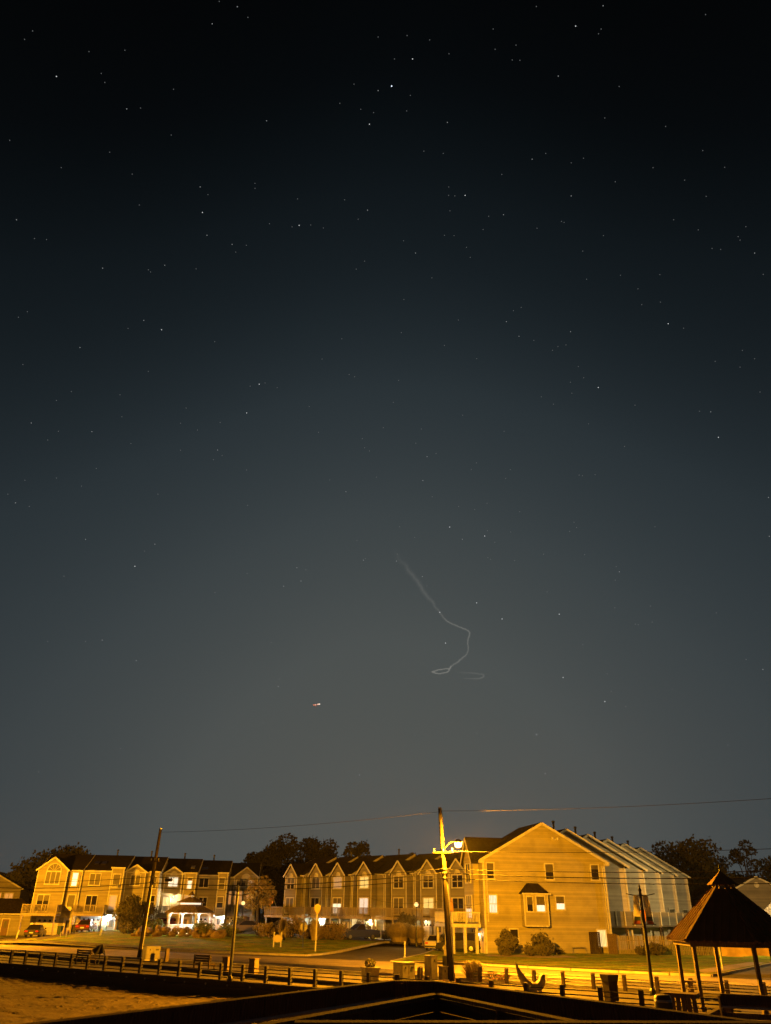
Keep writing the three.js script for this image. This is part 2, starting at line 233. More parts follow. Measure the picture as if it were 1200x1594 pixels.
for (const [s, t, w, h, l] of [[-24, 12.2, 2.6, 1.1, 'long dark repair patch in the asphalt left of the bare lamp post'], [-13.5, 11.8, 1.4, 1.6, 'square dark repair patch in the asphalt behind the slatted bench'], [-6, 13.4, 3.4, 0.8, 'narrow dark repair strip in the asphalt behind the planter'], [-36, 12.6, 2.0, 1.3, 'dark repair patch in the asphalt near the left bench']]) {
  const b = new B(), P = (i, j) => st(s + w * i + rr(-0.06, 0.06), t + h * j + rr(-0.06, 0.06), 0.005), N = 6, q = [...Array(N + 1)].map((_, i) => [P(i / N, 0), P(i / N, 1)]); for (let i = 0; i < N; i++) b.quad(q[i][0], q[i + 1][0], q[i + 1][1], q[i][1]); struct('road_patch', b, M.patch, l);
}
{ const t = thing('manhole_cover', 'round iron manhole cover in the road behind the planter', 'manhole cover', st(-3, 12.4, 0.002).toArray()); mesh('rim', new B().lathe([[0.42, 0], [0.42, 0.012], [0.36, 0.012]], 20), M.iron, t); mesh('plate', new B().lathe([[0.355, 0], [0.355, 0.01], [0, 0.01]], 20), M.iron, t); }
{ // beach below the sea wall
  const ss = [], ts = []; for (let s = -400; s < -64; s += 28) ss.push(s); for (let s = -64; s < -44; s += 1) ss.push(s); for (let s = -44; s < 10; s += 0.2) ss.push(s); for (let s = 10; s < 24; s += 1) ss.push(s); for (let s = 24; s <= 400; s += 28) ss.push(s);
  for (let t = 0; t > -36; t -= 0.2) ts.push(t); for (let t = -36; t > -46; t -= 1) ts.push(t); for (let t = -46; t >= -420; t -= 34) ts.push(t);
  const prints = []; for (let i = 0; i < 1900; i++) prints.push([rr(-46, 8), rr(-36, -0.8), rr(0, 6.28), 0.15 + 0.95 * rnd() * rnd()]);
  const cell = new Map(); for (const p of prints) { const k = Math.floor(p[0]) + ',' + Math.floor(p[1]); (cell.get(k) || cell.set(k, []).get(k)).push(p); }
  const hgt = (s, t) => {
    if (s < -62 || s > 22 || t < -45) return -0.82;
    let y = -0.82 + 0.24 * (fbm((s + 80) / 64, (t + 64) / 64, 9, 5, 5) - 0.5) + 0.09 * (fbm((s + 80) / 32, (t + 64) / 32, 40, 3, 6) - 0.5) + 0.22 * smooth(-2.4, 0, t) * fbm((s + 80) / 64, 0.3, 50, 3, 8);
    for (let i = -1; i <= 1; i++) for (let j = -1; j <= 1; j++) for (const [ps, pt, a, d] of cell.get((Math.floor(s) + i) + ',' + (Math.floor(t) + j)) || []) { const p = ((s - ps) * Math.cos(a) + (t - pt) * Math.sin(a)) / 0.3, q = (-(s - ps) * Math.sin(a) + (t - pt) * Math.cos(a)) / 0.19, e = p * p + q * q; y += d * (-0.13 * Math.exp(-e) + 0.06 * Math.exp(-((Math.sqrt(e) - 1.6) ** 2) * 3)); }
    return y;
  };
  const g = ss.map((s) => ts.map((t) => st(s, t, hgt(s, t)))), b = new B();
  for (let i = 1; i < ss.length; i++) for (let k = 1; k < ts.length; k++) b.quad(g[i - 1][k - 1], g[i - 1][k], g[i][k], g[i][k - 1]);
  struct('beach', b, M.sand, 'trampled sandy beach below the dark sea wall', true);
}

// ---------------------------------------------------------------- sea wall and fences
{
  const t = thing('sea_wall', 'black timber sea wall holding up the promenade above the sand', 'sea wall', st(0, 0).toArray(), TURN);
  mesh('face', new B().box(-120, 60, -1.6, -0.1, -0.02, 0.12), M.bulkhead, t);
  mesh('cap', new B().box(-120, 60, -0.1, 0.03, -0.16, 0.2), M.bulkhead, t);
  mesh('wale', new B().box(-120, 60, -0.5, -0.28, 0.12, 0.26), M.bulkhead, t);
  const bolt = new B().lathe([[0.0, -0.03], [0.05, -0.03], [0.05, 0.03], [0, 0.05]], 8).geo();
  for (let k = -8; k < 28; k++) { const m = mesh('bolt', bolt, M.galv, t); m.rotation.x = Math.PI / 2; m.position.set(-33.0 + 1.757 * k, -0.2, 0.15); }
}
const rope = new B().lathe([[0.03, 0], [0.033, 0.5], [0.03, 1]], 6).geo();
function railFence(name, label, s0, n, tt, hgt, w, postMat, railMat, rails, cap) {
  const f = thing(name, label, 'fence', st(s0, tt).toArray(), TURN);
  const pb = new B().box(-w / 2, w / 2, 0, hgt, -w / 2, w / 2).geo(), cb = new B().hexa([V(-w * 0.62, hgt, w * 0.62), V(w * 0.62, hgt, w * 0.62), V(w * 0.62, hgt, -w * 0.62), V(-w * 0.62, hgt, -w * 0.62), V(-w * 0.45, hgt + 0.07, w * 0.45), V(w * 0.45, hgt + 0.07, w * 0.45), V(w * 0.45, hgt + 0.07, -w * 0.45), V(-w * 0.45, hgt + 0.07, -w * 0.45)]).geo();
  for (let k = 0; k < n; k++) { const p = mesh('post', pb, postMat, f); p.position.set(1.757 * k, 0, 0); p.rotation.y = rr(-0.03, 0.03); p.rotation.z = rr(-0.012, 0.012); if (cap) mesh('post_cap', cb, M.timberPale, p); }
  const L = 1.757 * (n - 1);
  for (const y of rails) { const r = mesh('rail', new B().tube([V(-0.4, y, 0.0), V(L / 2, y + 0.004, 0), V(L + 0.4, y, 0)], 0.027, 6), railMat, f); r.userData.kind = undefined; }
  return f;
}
railFence('sea_fence', 'long dark post and cable fence along the top of the sea wall', -44.4, 36, 0.1, 0.84, 0.17, M.fencePost, M.darkMetal, [0.16, 0.33, 0.5, 0.68], false);
railFence('road_fence', 'pale capped post and rail fence between promenade and road behind the pavilion', 0.7, 15, 9.9, 0.7, 0.17, M.timberPale, M.galv, [0.14, 0.29, 0.43, 0.57], true);
{ const b = new B(); const a = st(-50, 7.2, 0.11), c = st(-2, 1.5, 0.11); b.bar(a, c, 0.22, 0.22); tag(mesh('dark_beam', b, M.bulkhead), 'low dark beam lying along the promenade behind the sea fence', 'kerb'); }  // one low dark bar laid along the promenade

// ---------------------------------------------------------------- house parts
function windowPart(parent, x0, x1, y0, y1, z, pane = M.glass, o = {}) {
  const f = 0.1, b = new B(), d = 0.1;
  b.box(x0, x1, y1 - f, y1 + 0.02, z, z + d).box(x0 - 0.02, x1 + 0.02, y0 - 0.03, y0 + f, z, z + d + 0.03).box(x0, x0 + f, y0 + f, y1 - f, z, z + d).box(x1 - f, x1, y0 + f, y1 - f, z, z + d);
  const w = mesh('window', b, M.trim, parent);
  mesh('pane', new B().box(x0 + f, x1 - f, y0 + f, y1 - f, z + 0.004, z + 0.02), pane, w);
  if ((pane === M.glass || pane === M.litWhite || pane === M.litCool) && rnd() < 0.5) { const k = rr(0.25, 0.6); mesh('blind', new B().box(x0 + f, x1 - f, lerp(y1 - f, y0 + f, k), y1 - f, z + 0.021, z + 0.026), M.glassCurtain, w); }
  const mb = new B();
  if (o.split !== false && x1 - x0 > 1.1) { const n = o.cols || 2; for (let k = 1; k < n; k++) { const xm = lerp(x0, x1, k / n); mb.box(xm - 0.04, xm + 0.04, y0 + f, y1 - f, z + 0.028, z + 0.06); } }
  if (o.sash) { const ym = lerp(y0, y1, 0.5); mb.box(x0 + f, x1 - f, ym - 0.03, ym + 0.03, z + 0.028, z + 0.055); }
  if (mb.p.length) mesh('mullion', mb, M.trim, w);
  return w;
}
function archWindow(parent, xc, r, y, z, pane) { // half-round fan light
  const N = 14, b = new B(), g = new B(), sp = new B();
  for (let k = 0; k < N; k++) { const a = k / N * Math.PI, c = (k + 1) / N * Math.PI, P = (q, ra, zz) => V(xc + Math.cos(q) * ra, y + Math.sin(q) * ra, zz); b.quad(P(a, r - 0.1, z + 0.07), P(a, r, z + 0.07), P(c, r, z + 0.07), P(c, r - 0.1, z + 0.07)).quad(P(a, r, z), P(c, r, z), P(c, r, z + 0.07), P(a, r, z + 0.07)); g.tri(V(xc, y, z + 0.015), P(a, r - 0.1, z + 0.015), P(c, r - 0.1, z + 0.015)); }
  for (const a of [0.6, 1.2, 1.94, 2.54]) sp.bar(V(xc + 0.1 * Math.cos(a), y + 0.1 * Math.sin(a), z + 0.035), V(xc + (r - 0.1) * Math.cos(a), y + (r - 0.1) * Math.sin(a), z + 0.035), 0.035, 0.035, V(0, 0, 1));
  b.box(xc - r, xc + r, y - 0.06, y + 0.02, z, z + 0.07);
  const w = mesh('fan_window', b, M.trim, parent); mesh('pane', g, pane, w); mesh('glazing_bar', sp, M.trim, w); return w;
}
function gableRoof(parent, x0, x1, eave, peak, zf, zb, over = 0.25) { // small roof with its ridge running back from zf to zb
  const xm = (x0 + x1) / 2, sl = (peak - eave) / (xm - x0), b = new B(), t = 0.14, tr = new B();
  for (const s of [-1, 1]) {
    const xe = s < 0 ? x0 - over : x1 + over, ye = eave - over * sl, A = (x, y, z) => V(x, y, z);
    const c = [A(xe, ye, zf + over), A(xm, peak, zf + over), A(xm, peak, zb), A(xe, ye, zb)], up = V(0, t, 0), q = s < 0 ? c : [c[1], c[0], c[3], c[2]];
    b.hexa([...q, ...q.map((p) => p.clone().add(up))]);
    tr.bar(A(xe, ye - 0.02, zf + over + 0.02), A(xm, peak - 0.02, zf + over + 0.02), 0.05, 0.2, V(0, 1, 0));
  }
  const r = mesh('dormer_roof', b, M.roof, parent); mesh('rake_board', tr, M.trim, r);
}
function balcony(parent, x0, x1, y, proj, z0, o = {}) { // deck floor at y, railing round it, posts to the ground
  const d = mesh('balcony', new B().box(x0, x1, y - 0.1, y, z0, z0 + proj), M.deck, parent), z1 = z0 + proj, mat = o.mat || M.deckPaint;
  mesh('fascia', new B().box(x0 - 0.05, x1 + 0.05, y - 0.34, y - 0.02, z1 - 0.02, z1 + 0.06).box(x0 - 0.06, x0 + 0.02, y - 0.34, y - 0.02, z0, z1 - 0.03).box(x1 - 0.02, x1 + 0.06, y - 0.34, y - 0.02, z0, z1 - 0.03), mat, d);
  mesh('handrail', new B().box(x0 - 0.04, x1 + 0.04, y + 0.94, y + 1.02, z1 - 0.06, z1 + 0.06).box(x0 - 0.03, x0 + 0.06, y + 0.94, y + 1.02, z0, z1 - 0.07).box(x1 - 0.06, x1 + 0.03, y + 0.94, y + 1.02, z0, z1 - 0.07), mat, d);
  const bb = new B(); for (let x = x0 + 0.1; x < x1; x += o.gap || 0.15) bb.box(x, x + 0.05, y + 0.12, y + 0.94, z1 - 0.025, z1 + 0.02);
  for (let z = z0 + 0.1; z < z1; z += 0.15) bb.box(x0 - 0.02, x0 + 0.02, y + 0.12, y + 0.94, z, z + 0.07).box(x1 - 0.02, x1 + 0.02, y + 0.12, y + 0.94, z, z + 0.07);
  bb.box(x0, x1, y + 0.06, y + 0.12, z1 - 0.03, z1 + 0.03);
  const bl = mesh('balustrade', bb, mat, d); bl.userData.kind = 'stuff';
  const np = Math.max(2, Math.round((x1 - x0) / 1.5)); for (let k = 0; k <= np; k++) { const x = lerp(x0, x1, k / np); mesh('rail_post', new B().box(x - 0.05, x + 0.05, y, y + 0.94, z1 - 0.052, z1 + 0.055), mat, d); }
  for (const x of o.legs || [x0 + 0.1, x1 - 0.1]) mesh('support_post', new B().box(x - 0.09, x + 0.09, -0.2, y - 0.34, z1 - 0.25, z1 - 0.07), mat, d);
  return d;
}
function garageDoor(parent, x0, x1, y0, y1, z, gm = M.garage) {
  const fr = mesh('garage_door', new B().box(x0 - 0.12, x0, y0 - 0.4, y1 + 0.12, z, z + 0.08).box(x1, x1 + 0.12, y0 - 0.4, y1 + 0.12, z, z + 0.08).box(x0, x1, y1, y1 + 0.12, z, z + 0.08), M.trim, parent);
  const h = (y1 - y0) / 4; for (let k = 0; k < 4; k++) mesh('door_panel', new B().box(x0, x1, y0 + k * h + 0.012, y0 + (k + 1) * h - 0.012, z + 0.005, z + 0.05), gm, fr);
  for (let k = 0; k < 4; k++) { const a = lerp(x0, x1, (k + 0.2) / 4), c = lerp(x0, x1, (k + 0.8) / 4), yb = y1 - h * 0.75, yt = y1 - h * 0.25; mesh('pane', new B().quad(V(a, yb, z + 0.054), V(c, yb, z + 0.054), V(lerp(a, c, 0.8), yt, z + 0.054), V(lerp(a, c, 0.2), yt, z + 0.054)), M.glass, fr); }
}
function entryDoor(parent, x0, x1, y0, y1, z, mat = M.door) {
  const f = mesh('door', new B().box(x0, x1, y0, y1, z + 0.005, z + 0.05), mat, parent);
  mesh('door_frame', new B().box(x0 - 0.1, x0, y0, y1 + 0.1, z, z + 0.09).box(x1, x1 + 0.1, y0, y1 + 0.1, z, z + 0.09).box(x0, x1, y1, y1 + 0.1, z, z + 0.09), M.trim, f);
  mesh('door_pane', new B().box(x0 + 0.22, x1 - 0.22, lerp(y0, y1, 0.5), y1 - 0.2, z + 0.05, z + 0.06), M.glassCurtain, f);
}
function wallLight(parent, x, y, z, rgb, cd, k = 3) { // small lantern on a wall bracket, with its light
  const l = mesh('wall_lamp', new B().box(x - 0.05, x + 0.05, y - 0.02, y + 0.2, z, z + 0.06).box(x - 0.09, x + 0.09, y + 0.12, y + 0.16, z, z + 0.24), M.dark, parent);
  const m = lit(rgb, k); mesh('lamp_glass', new B().lathe([[0, -0.12], [0.08, -0.1], [0.1, 0.02], [0.07, 0.11], [0, 0.11]], 10, V(x, y, z + 0.18)), m, l);
  const p = new THREE.PointLight(new THREE.Color().setRGB(...rgb), cd); p.position.set(x, y - 0.02, z + 0.18); p.castShadow = true; p.shadow.radius = 4; l.add(p);
}
function airConditioner(parent, x0, x1, y0, y1, z) { const a = mesh('air_conditioner', new B().box(x0, x1, y0, y1, z, z + 0.4), M.galv, parent); const g = new B(); for (let y = y0 + 0.06; y < y1 - 0.04; y += 0.07) g.box(x0 + 0.05, x1 - 0.05, y, y + 0.03, z + 0.4, z + 0.415); mesh('grille', g, M.dark, a); }
// a townhouse: facade along local x, outwards is local z
function townhouse(label, P, turn, w, o) {
  const t = thing('townhouse', label, 'townhouse', [P[0], 0, P[1]], turn, o.group), ev = o.eave || 8.3, rg = o.ridge || 10.4, rd = o.rd || 5.3, dp = o.depth || 10.6, wm = o.wall || M.sidingTan;
  const lo = -0.6, A = (z, y, x) => V(x, y, z);
  mesh('wall', new B().prism([[0, lo], [0, ev], [-rd, rg - 0.02], [-dp, ev], [-dp, lo]], A, 0, w), wm, t);
  const sl = (rg - ev) / rd, ov = 0.35, rb = new B(), rk = new B();
  const S = (z0, y0, z1, y1) => rb.hexa([V(-0.12, y0, z0), V(w + 0.12, y0, z0), V(w + 0.12, y1, z1), V(-0.12, y1, z1), V(-0.12, y0 + 0.16, z0), V(w + 0.12, y0 + 0.16, z0), V(w + 0.12, y1 + 0.16, z1), V(-0.12, y1 + 0.16, z1)]);
  S(ov, ev - ov * sl, -rd, rg); rb.hexa([V(w + 0.12, ev - ov * sl, -dp - ov), V(-0.12, ev - ov * sl, -dp - ov), V(-0.12, rg, -rd), V(w + 0.12, rg, -rd), V(w + 0.12, ev - ov * sl + 0.16, -dp - ov), V(-0.12, ev - ov * sl + 0.16, -dp - ov), V(-0.12, rg + 0.16, -rd), V(w + 0.12, rg + 0.16, -rd)]);
  const roof = mesh('roof', rb, M.roof, t);
  for (const x of [-0.15, w + 0.15]) mesh('rake_board', new B().bar(V(x, ev - ov * sl + 0.03, ov + 0.02), V(x, rg + 0.03, -rd), 0.05, 0.24), M.trim, roof);
  mesh('gutter', new B().box(-0.12, w + 0.12, ev - ov * sl - 0.06, ev - ov * sl + 0.1, ov + 0.01, ov + 0.11), M.trim, roof);
  if (o.pipe) mesh('vent_pipe', new B().lathe([[0.11, 0], [0.11, 1.1], [0.16, 1.12], [0.16, 1.25], [0, 1.3]], 8, V(o.pipe, rg - 0.3, -rd - 0.4)), M.darkMetal, roof);
  for (const [x0, x1, k0, k1, m] of o.skylights || []) { const P2 = (x, k) => V(x, ev + k * (rg - ev) + 0.2, -k * rd); const q = new B().hexa([P2(x0, k0), P2(x1, k0), P2(x1, k1), P2(x0, k1), ...[P2(x0, k0), P2(x1, k0), P2(x1, k1), P2(x0, k1)].map((p) => p.add(V(0, 0.08, 0.04)))]); mesh('skylight', q, m || M.glass, roof); }
  const bays = o.bays || [];
  bays.forEach((a) => {
    const y0 = a.y0 ?? 2.7, y1 = a.y1 ?? ev;
    const bm = mesh('bay', new B().box(a.x0, a.x1, y0, y1, -0.3, a.z), wm, t);
    for (const x of [a.x0 - 0.02, a.x1 - 0.1]) mesh('corner_board', new B().box(x, x + 0.12, y0, y1, a.z, a.z + 0.03), M.trim, bm);
    if (a.peak) { mesh('gable', new B().prism([[a.x0, y1], [a.x1, y1], [(a.x0 + a.x1) / 2, a.peak]], (x, y, z) => V(x, y, z), -(a.peak - ev) / sl - 0.2, a.z), wm, bm); gableRoof(bm, a.x0, a.x1, y1, a.peak, a.z, -(a.peak - ev) / sl - 0.5); }
    else { mesh('bay_roof', new B().box(a.x0 - 0.12, a.x1 + 0.12, y1, y1 + 0.14, -1.6, a.z + 0.14), M.roof, bm); mesh('bay_gutter', new B().box(a.x0 - 0.13, a.x1 + 0.13, y1 - 0.05, y1 + 0.12, a.z + 0.145, a.z + 0.23), M.trim, bm); }
  });
  const zAt = (x, y) => { for (const a of bays) if (x > a.x0 && x < a.x1 && y > (a.y0 ?? 2.7)) return a.z; return 0; };
  for (const x of [0, w - 0.12]) mesh('corner_board', new B().box(x, x + 0.12, 0, ev - 0.1, 0, 0.03), M.trim, t);
  mesh('downspout', new B().tube([V(w - 0.28, ev - 0.25, 0.3), V(w - 0.28, ev - 0.55, 0.07), V(w - 0.28, 0.4, 0.07), V(w - 0.28, 0.25, 0.3)], 0.05, 6), M.trim, t);
  mesh('meter_box', new B().box(0.2, 0.5, 1.2, 1.75, 0.002, 0.16), M.galv, t);
  for (const [x0, x1, y0, y1, pane, opt] of o.windows || []) windowPart(t, x0, x1, y0, y1, zAt((x0 + x1) / 2, (y0 + y1) / 2), pane, opt);
  for (const [xc, r, y, pane] of o.arches || []) archWindow(t, xc, r, y, zAt(xc, y), pane || M.glass);
  if (o.deck) balcony(t, o.deck.x0, o.deck.x1, o.deck.y, o.deck.proj, 0.002 + (o.deck.z0 || 0), o.deck);
  if (o.garage) garageDoor(t, ...o.garage, 0.002, o.garageMat);
  if (o.door) entryDoor(t, ...o.door, zAt((o.door[0] + o.door[1]) / 2, 1), o.doorMat);
  for (const a of o.ac || []) airConditioner(t, ...a, zAt((a[0] + a[1]) / 2, a[2]) + 0.08);
  for (const a of o.lamps || []) wallLight(t, a[0], a[1], zAt(a[0], a[1]) + 0.004, a[2], a[3], a[4]);
  return t;
}
const SODIUM = [1, 0.365, 0.007], WHITE = [0.9, 0.97, 1], WARM = [1, 0.72, 0.38];
const LT = Math.atan2(0.1198, 0.9928), LG = 'left row of townhouses';
townhouse('left end townhouse with a big arched window under a wide front gable', [-47.13, -117.0], LT, 5.75, { group: LG,
  bays: [{ x0: -0.05, x1: 3.9, z: 0.7, peak: 9.8 }], arches: [[2.05, 0.98, 8.1, M.glassCurtain]],
  windows: [[1.05, 3.05, 6.4, 8.05, M.glassCurtain, { cols: 3 }], [4.4, 5.3, 6.2, 8.0, M.litWhite, { sash: true }], [0.5, 2.2, 3.1, 5.2, M.glass], [4.3, 5.4, 3.3, 5.25, M.glassCurtain, { split: false }]],
  ac: [[4.4, 5.2, 3.3, 3.75]], deck: { x0: -0.5, x1: 3.9, y: 2.95, proj: 2.4, z0: 0.7 }, garage: [0.9, 3.6, 0.1, 2.3], door: [4.45, 5.4, 0.15, 2.3] });
townhouse('flat fronted left row townhouse with a cool white porch light over a red car', [-41.51, -118.0], LT, 5.68, { group: LG, pipe: 3.2, skylights: [[0.9, 1.6, 0.3, 0.5], [1.9, 2.6, 0.3, 0.5]],
  bays: [{ x0: 4.0, x1: 5.66, z: 0.6, y0: 2.9, y1: 8.6 }],
  windows: [[0.97, 2.56, 6.37, 7.95, M.glassCurtain], [4.25, 5.35, 6.15, 7.9, M.glassCurtain, { split: false }], [0.96, 2.56, 3.1, 5.2, M.glass], [4.2, 5.3, 3.45, 5.25, M.litDim, { split: false, sash: true }]],
  ac: [[4.35, 5.2, 6.15, 6.55]], deck: { x0: 0.05, x1: 4.0, y: 2.98, proj: 2.2 }, garage: [0.9, 3.4, 0.2, 2.5], door: [4.35, 5.3, 0.3, 2.45], lamps: [[4.0, 2.62, WHITE, 90, 7]] });
townhouse('left row townhouse with a small front gable behind the round shrub tree', [-36.17, -120.3], LT, 4.76, { group: LG, pipe: 2.3,
  bays: [{ x0: 0.1, x1: 2.8, z: 0.4, peak: 9.15 }, { x0: 3.45, x1: 4.74, z: 0.6, y0: 2.9, y1: 8.25 }], arches: [[1.45, 0.5, 8.05, M.trim]],
  windows: [[0.75, 2.2, 6.45, 7.9, M.glassCurtain], [3.75, 4.5, 6.1, 7.75, M.glassCurtain, { sash: true }], [0.5, 2.1, 3.1, 5.2, M.glass], [3.65, 4.6, 3.6, 5.35, M.glass, { sash: true }]],
  deck: { x0: 0.05, x1: 3.3, y: 2.98, proj: 2.2, z0: 0.4 }, door: [3.65, 4.55, 0.5, 2.45] });
townhouse('left row townhouse with lit upper windows and a glowing balcony lamp behind the gazebo', [-32.08, -124.0], LT, 5.13, { group: LG, pipe: 2.4, skylights: [[3.95, 4.5, 0.25, 0.42, M.galv]],
  bays: [{ x0: 0.55, x1: 3.1, z: 0.4, y0: 5.6, peak: 9.1 }, { x0: 3.4, x1: 5.1, z: 0.6, y0: 2.9, y1: 8.3 }], arches: [[1.83, 0.5, 8.05, M.trim]],
  windows: [[1.1, 2.6, 6.45, 7.85, M.litWhite], [3.85, 4.65, 6.2, 7.8, M.litWhite, { sash: true }], [0.6, 1.8, 3.1, 5.2, M.litWarm], [3.65, 4.95, 4.35, 5.5, M.litDim]],
  deck: { x0: 0.05, x1: 3.3, y: 3.0, proj: 2.2 }, lamps: [[2.1, 5.2, WARM, 55, 7]], garage: [0.3, 3.1, 0.5, 2.5], garageMat: M.garageRed, door: [3.75, 4.65, 0.6, 2.55] });
townhouse('flat fronted left row townhouse with two cool white porch lights', [-27.72, -127.5], LT, 4.74, { group: LG, pipe: 1.9, skylights: [[0.6, 1.5, 0.25, 0.4]],
  bays: [{ x0: 3.3, x1: 4.72, z: 0.6, y0: 2.9, y1: 8.5 }],
  windows: [[0.45, 1.95, 6.5, 7.9, M.glass], [3.4, 4.4, 6.25, 7.95, M.glassCurtain, { sash: true }], [0.7, 2.0, 3.2, 5.3, M.glass], [3.4, 4.45, 3.8, 5.4, M.glass, { sash: true }]],
  deck: { x0: 0.05, x1: 3.2, y: 3.05, proj: 2.2 }, door: [3.5, 4.4, 0.75, 2.7], garage: [0.5, 2.9, 0.6, 2.6], lamps: [[3.2, 2.86, WHITE, 80, 7], [4.62, 2.7, WHITE, 50, 7]] });
townhouse('right end townhouse of the left row with an orange lit balcony room', [-24.07, -134.0], LT, 4.72, { group: LG,
  bays: [{ x0: 1.0, x1: 4.65, z: 0.5, y0: 2.9, peak: 9.65 }], arches: [[2.8, 0.75, 8.0, M.trim]],
  windows: [[1.3, 2.9, 6.85, 7.85, M.glass], [3.1, 4.2, 6.85, 7.85, M.litDim], [1.2, 2.5, 4.3, 6.3, M.litOrange], [3.0, 4.2, 4.3, 6.3, M.litOrange], [0.15, 0.85, 4.3, 6.3, M.litOrange]],
  deck: { x0: -0.3, x1: 4.2, y: 3.2, proj: 2.0, z0: 0.5 }, garage: [0.3, 2.4, 0.7, 2.7], door: [3.0, 3.9, 0.7, 2.75], doorMat: M.darkDoor });

// middle row, turned towards the left
{
  const MU = [0.784, 0.6208], MO = [-14.12, -127.2], MT = -THREE.MathUtils.degToRad(48), MG = 'middle row of townhouses', s = [0, 5.0, 9.2, 14.0, 19.9, 24.7, 29.2], e = [4.9, 4.1, 4.7, 5.8, 4.7, 4.4, 4.4];
  const L = ['far left townhouse of the middle row with a dark upper window', 'second townhouse of the middle row behind the shield shaped sign', 'third townhouse of the middle row with half lit upper curtains', 'middle row townhouse with a bright yellow double window under its gable', 'middle row townhouse behind the tall rounded shrub by the white globe lamp', 'middle row townhouse with a lit yellow balcony door beside the utility pole', 'right end townhouse of the middle row next to the cream gable house'];
  const up = [M.glass, M.glassCurtain, M.litDim, M.litYellow, M.glass, M.glass, M.glass], dn = [M.glassCurtain, M.glass, M.litWhite, M.litCool, M.glass, M.litYellow, M.glass];
  s.forEach((q, i) => {
    const w = e[i], c = 2.35, narrow = i === 3 ? M.litWhite : M.glass;
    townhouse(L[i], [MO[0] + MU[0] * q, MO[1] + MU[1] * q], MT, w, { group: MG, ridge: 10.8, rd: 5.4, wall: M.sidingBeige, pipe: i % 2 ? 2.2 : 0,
      bays: [{ x0: c - 1.45, x1: c + 1.45, z: 0.8, y0: 3.0, peak: 9.75 }], arches: [[c, 0.48, 8.05, M.trim]],
      windows: [[c - 1.0, c + 1.0, 6.4, 7.95, up[i], { sash: i !== 3 }], [c - 1.0, c + 1.0, 3.3, 5.35, dn[i]], [0.3, 0.8, 6.4, 8.0, narrow, { sash: true }], [0.3, 0.8, 3.4, 5.4, i === 2 ? M.litWhite : M.glass]],
      deck: { x0: 0.1, x1: w - 0.5, y: 3.1, proj: 2.6, z0: 0.9, legs: [0.3, w - 0.7] }, garage: [0.5, 2.7, 0.4, 2.5], door: [3.1, 3.95, 0.4, 2.5],
      lamps: i === 1 ? [[2.9, 2.62, WHITE, 90, 8]] : i === 3 ? [[2.95, 2.62, WARM, 110, 8]] : i === 5 ? [[1.2, 2.66, WARM, 8, 5]] : [] });
  });
}

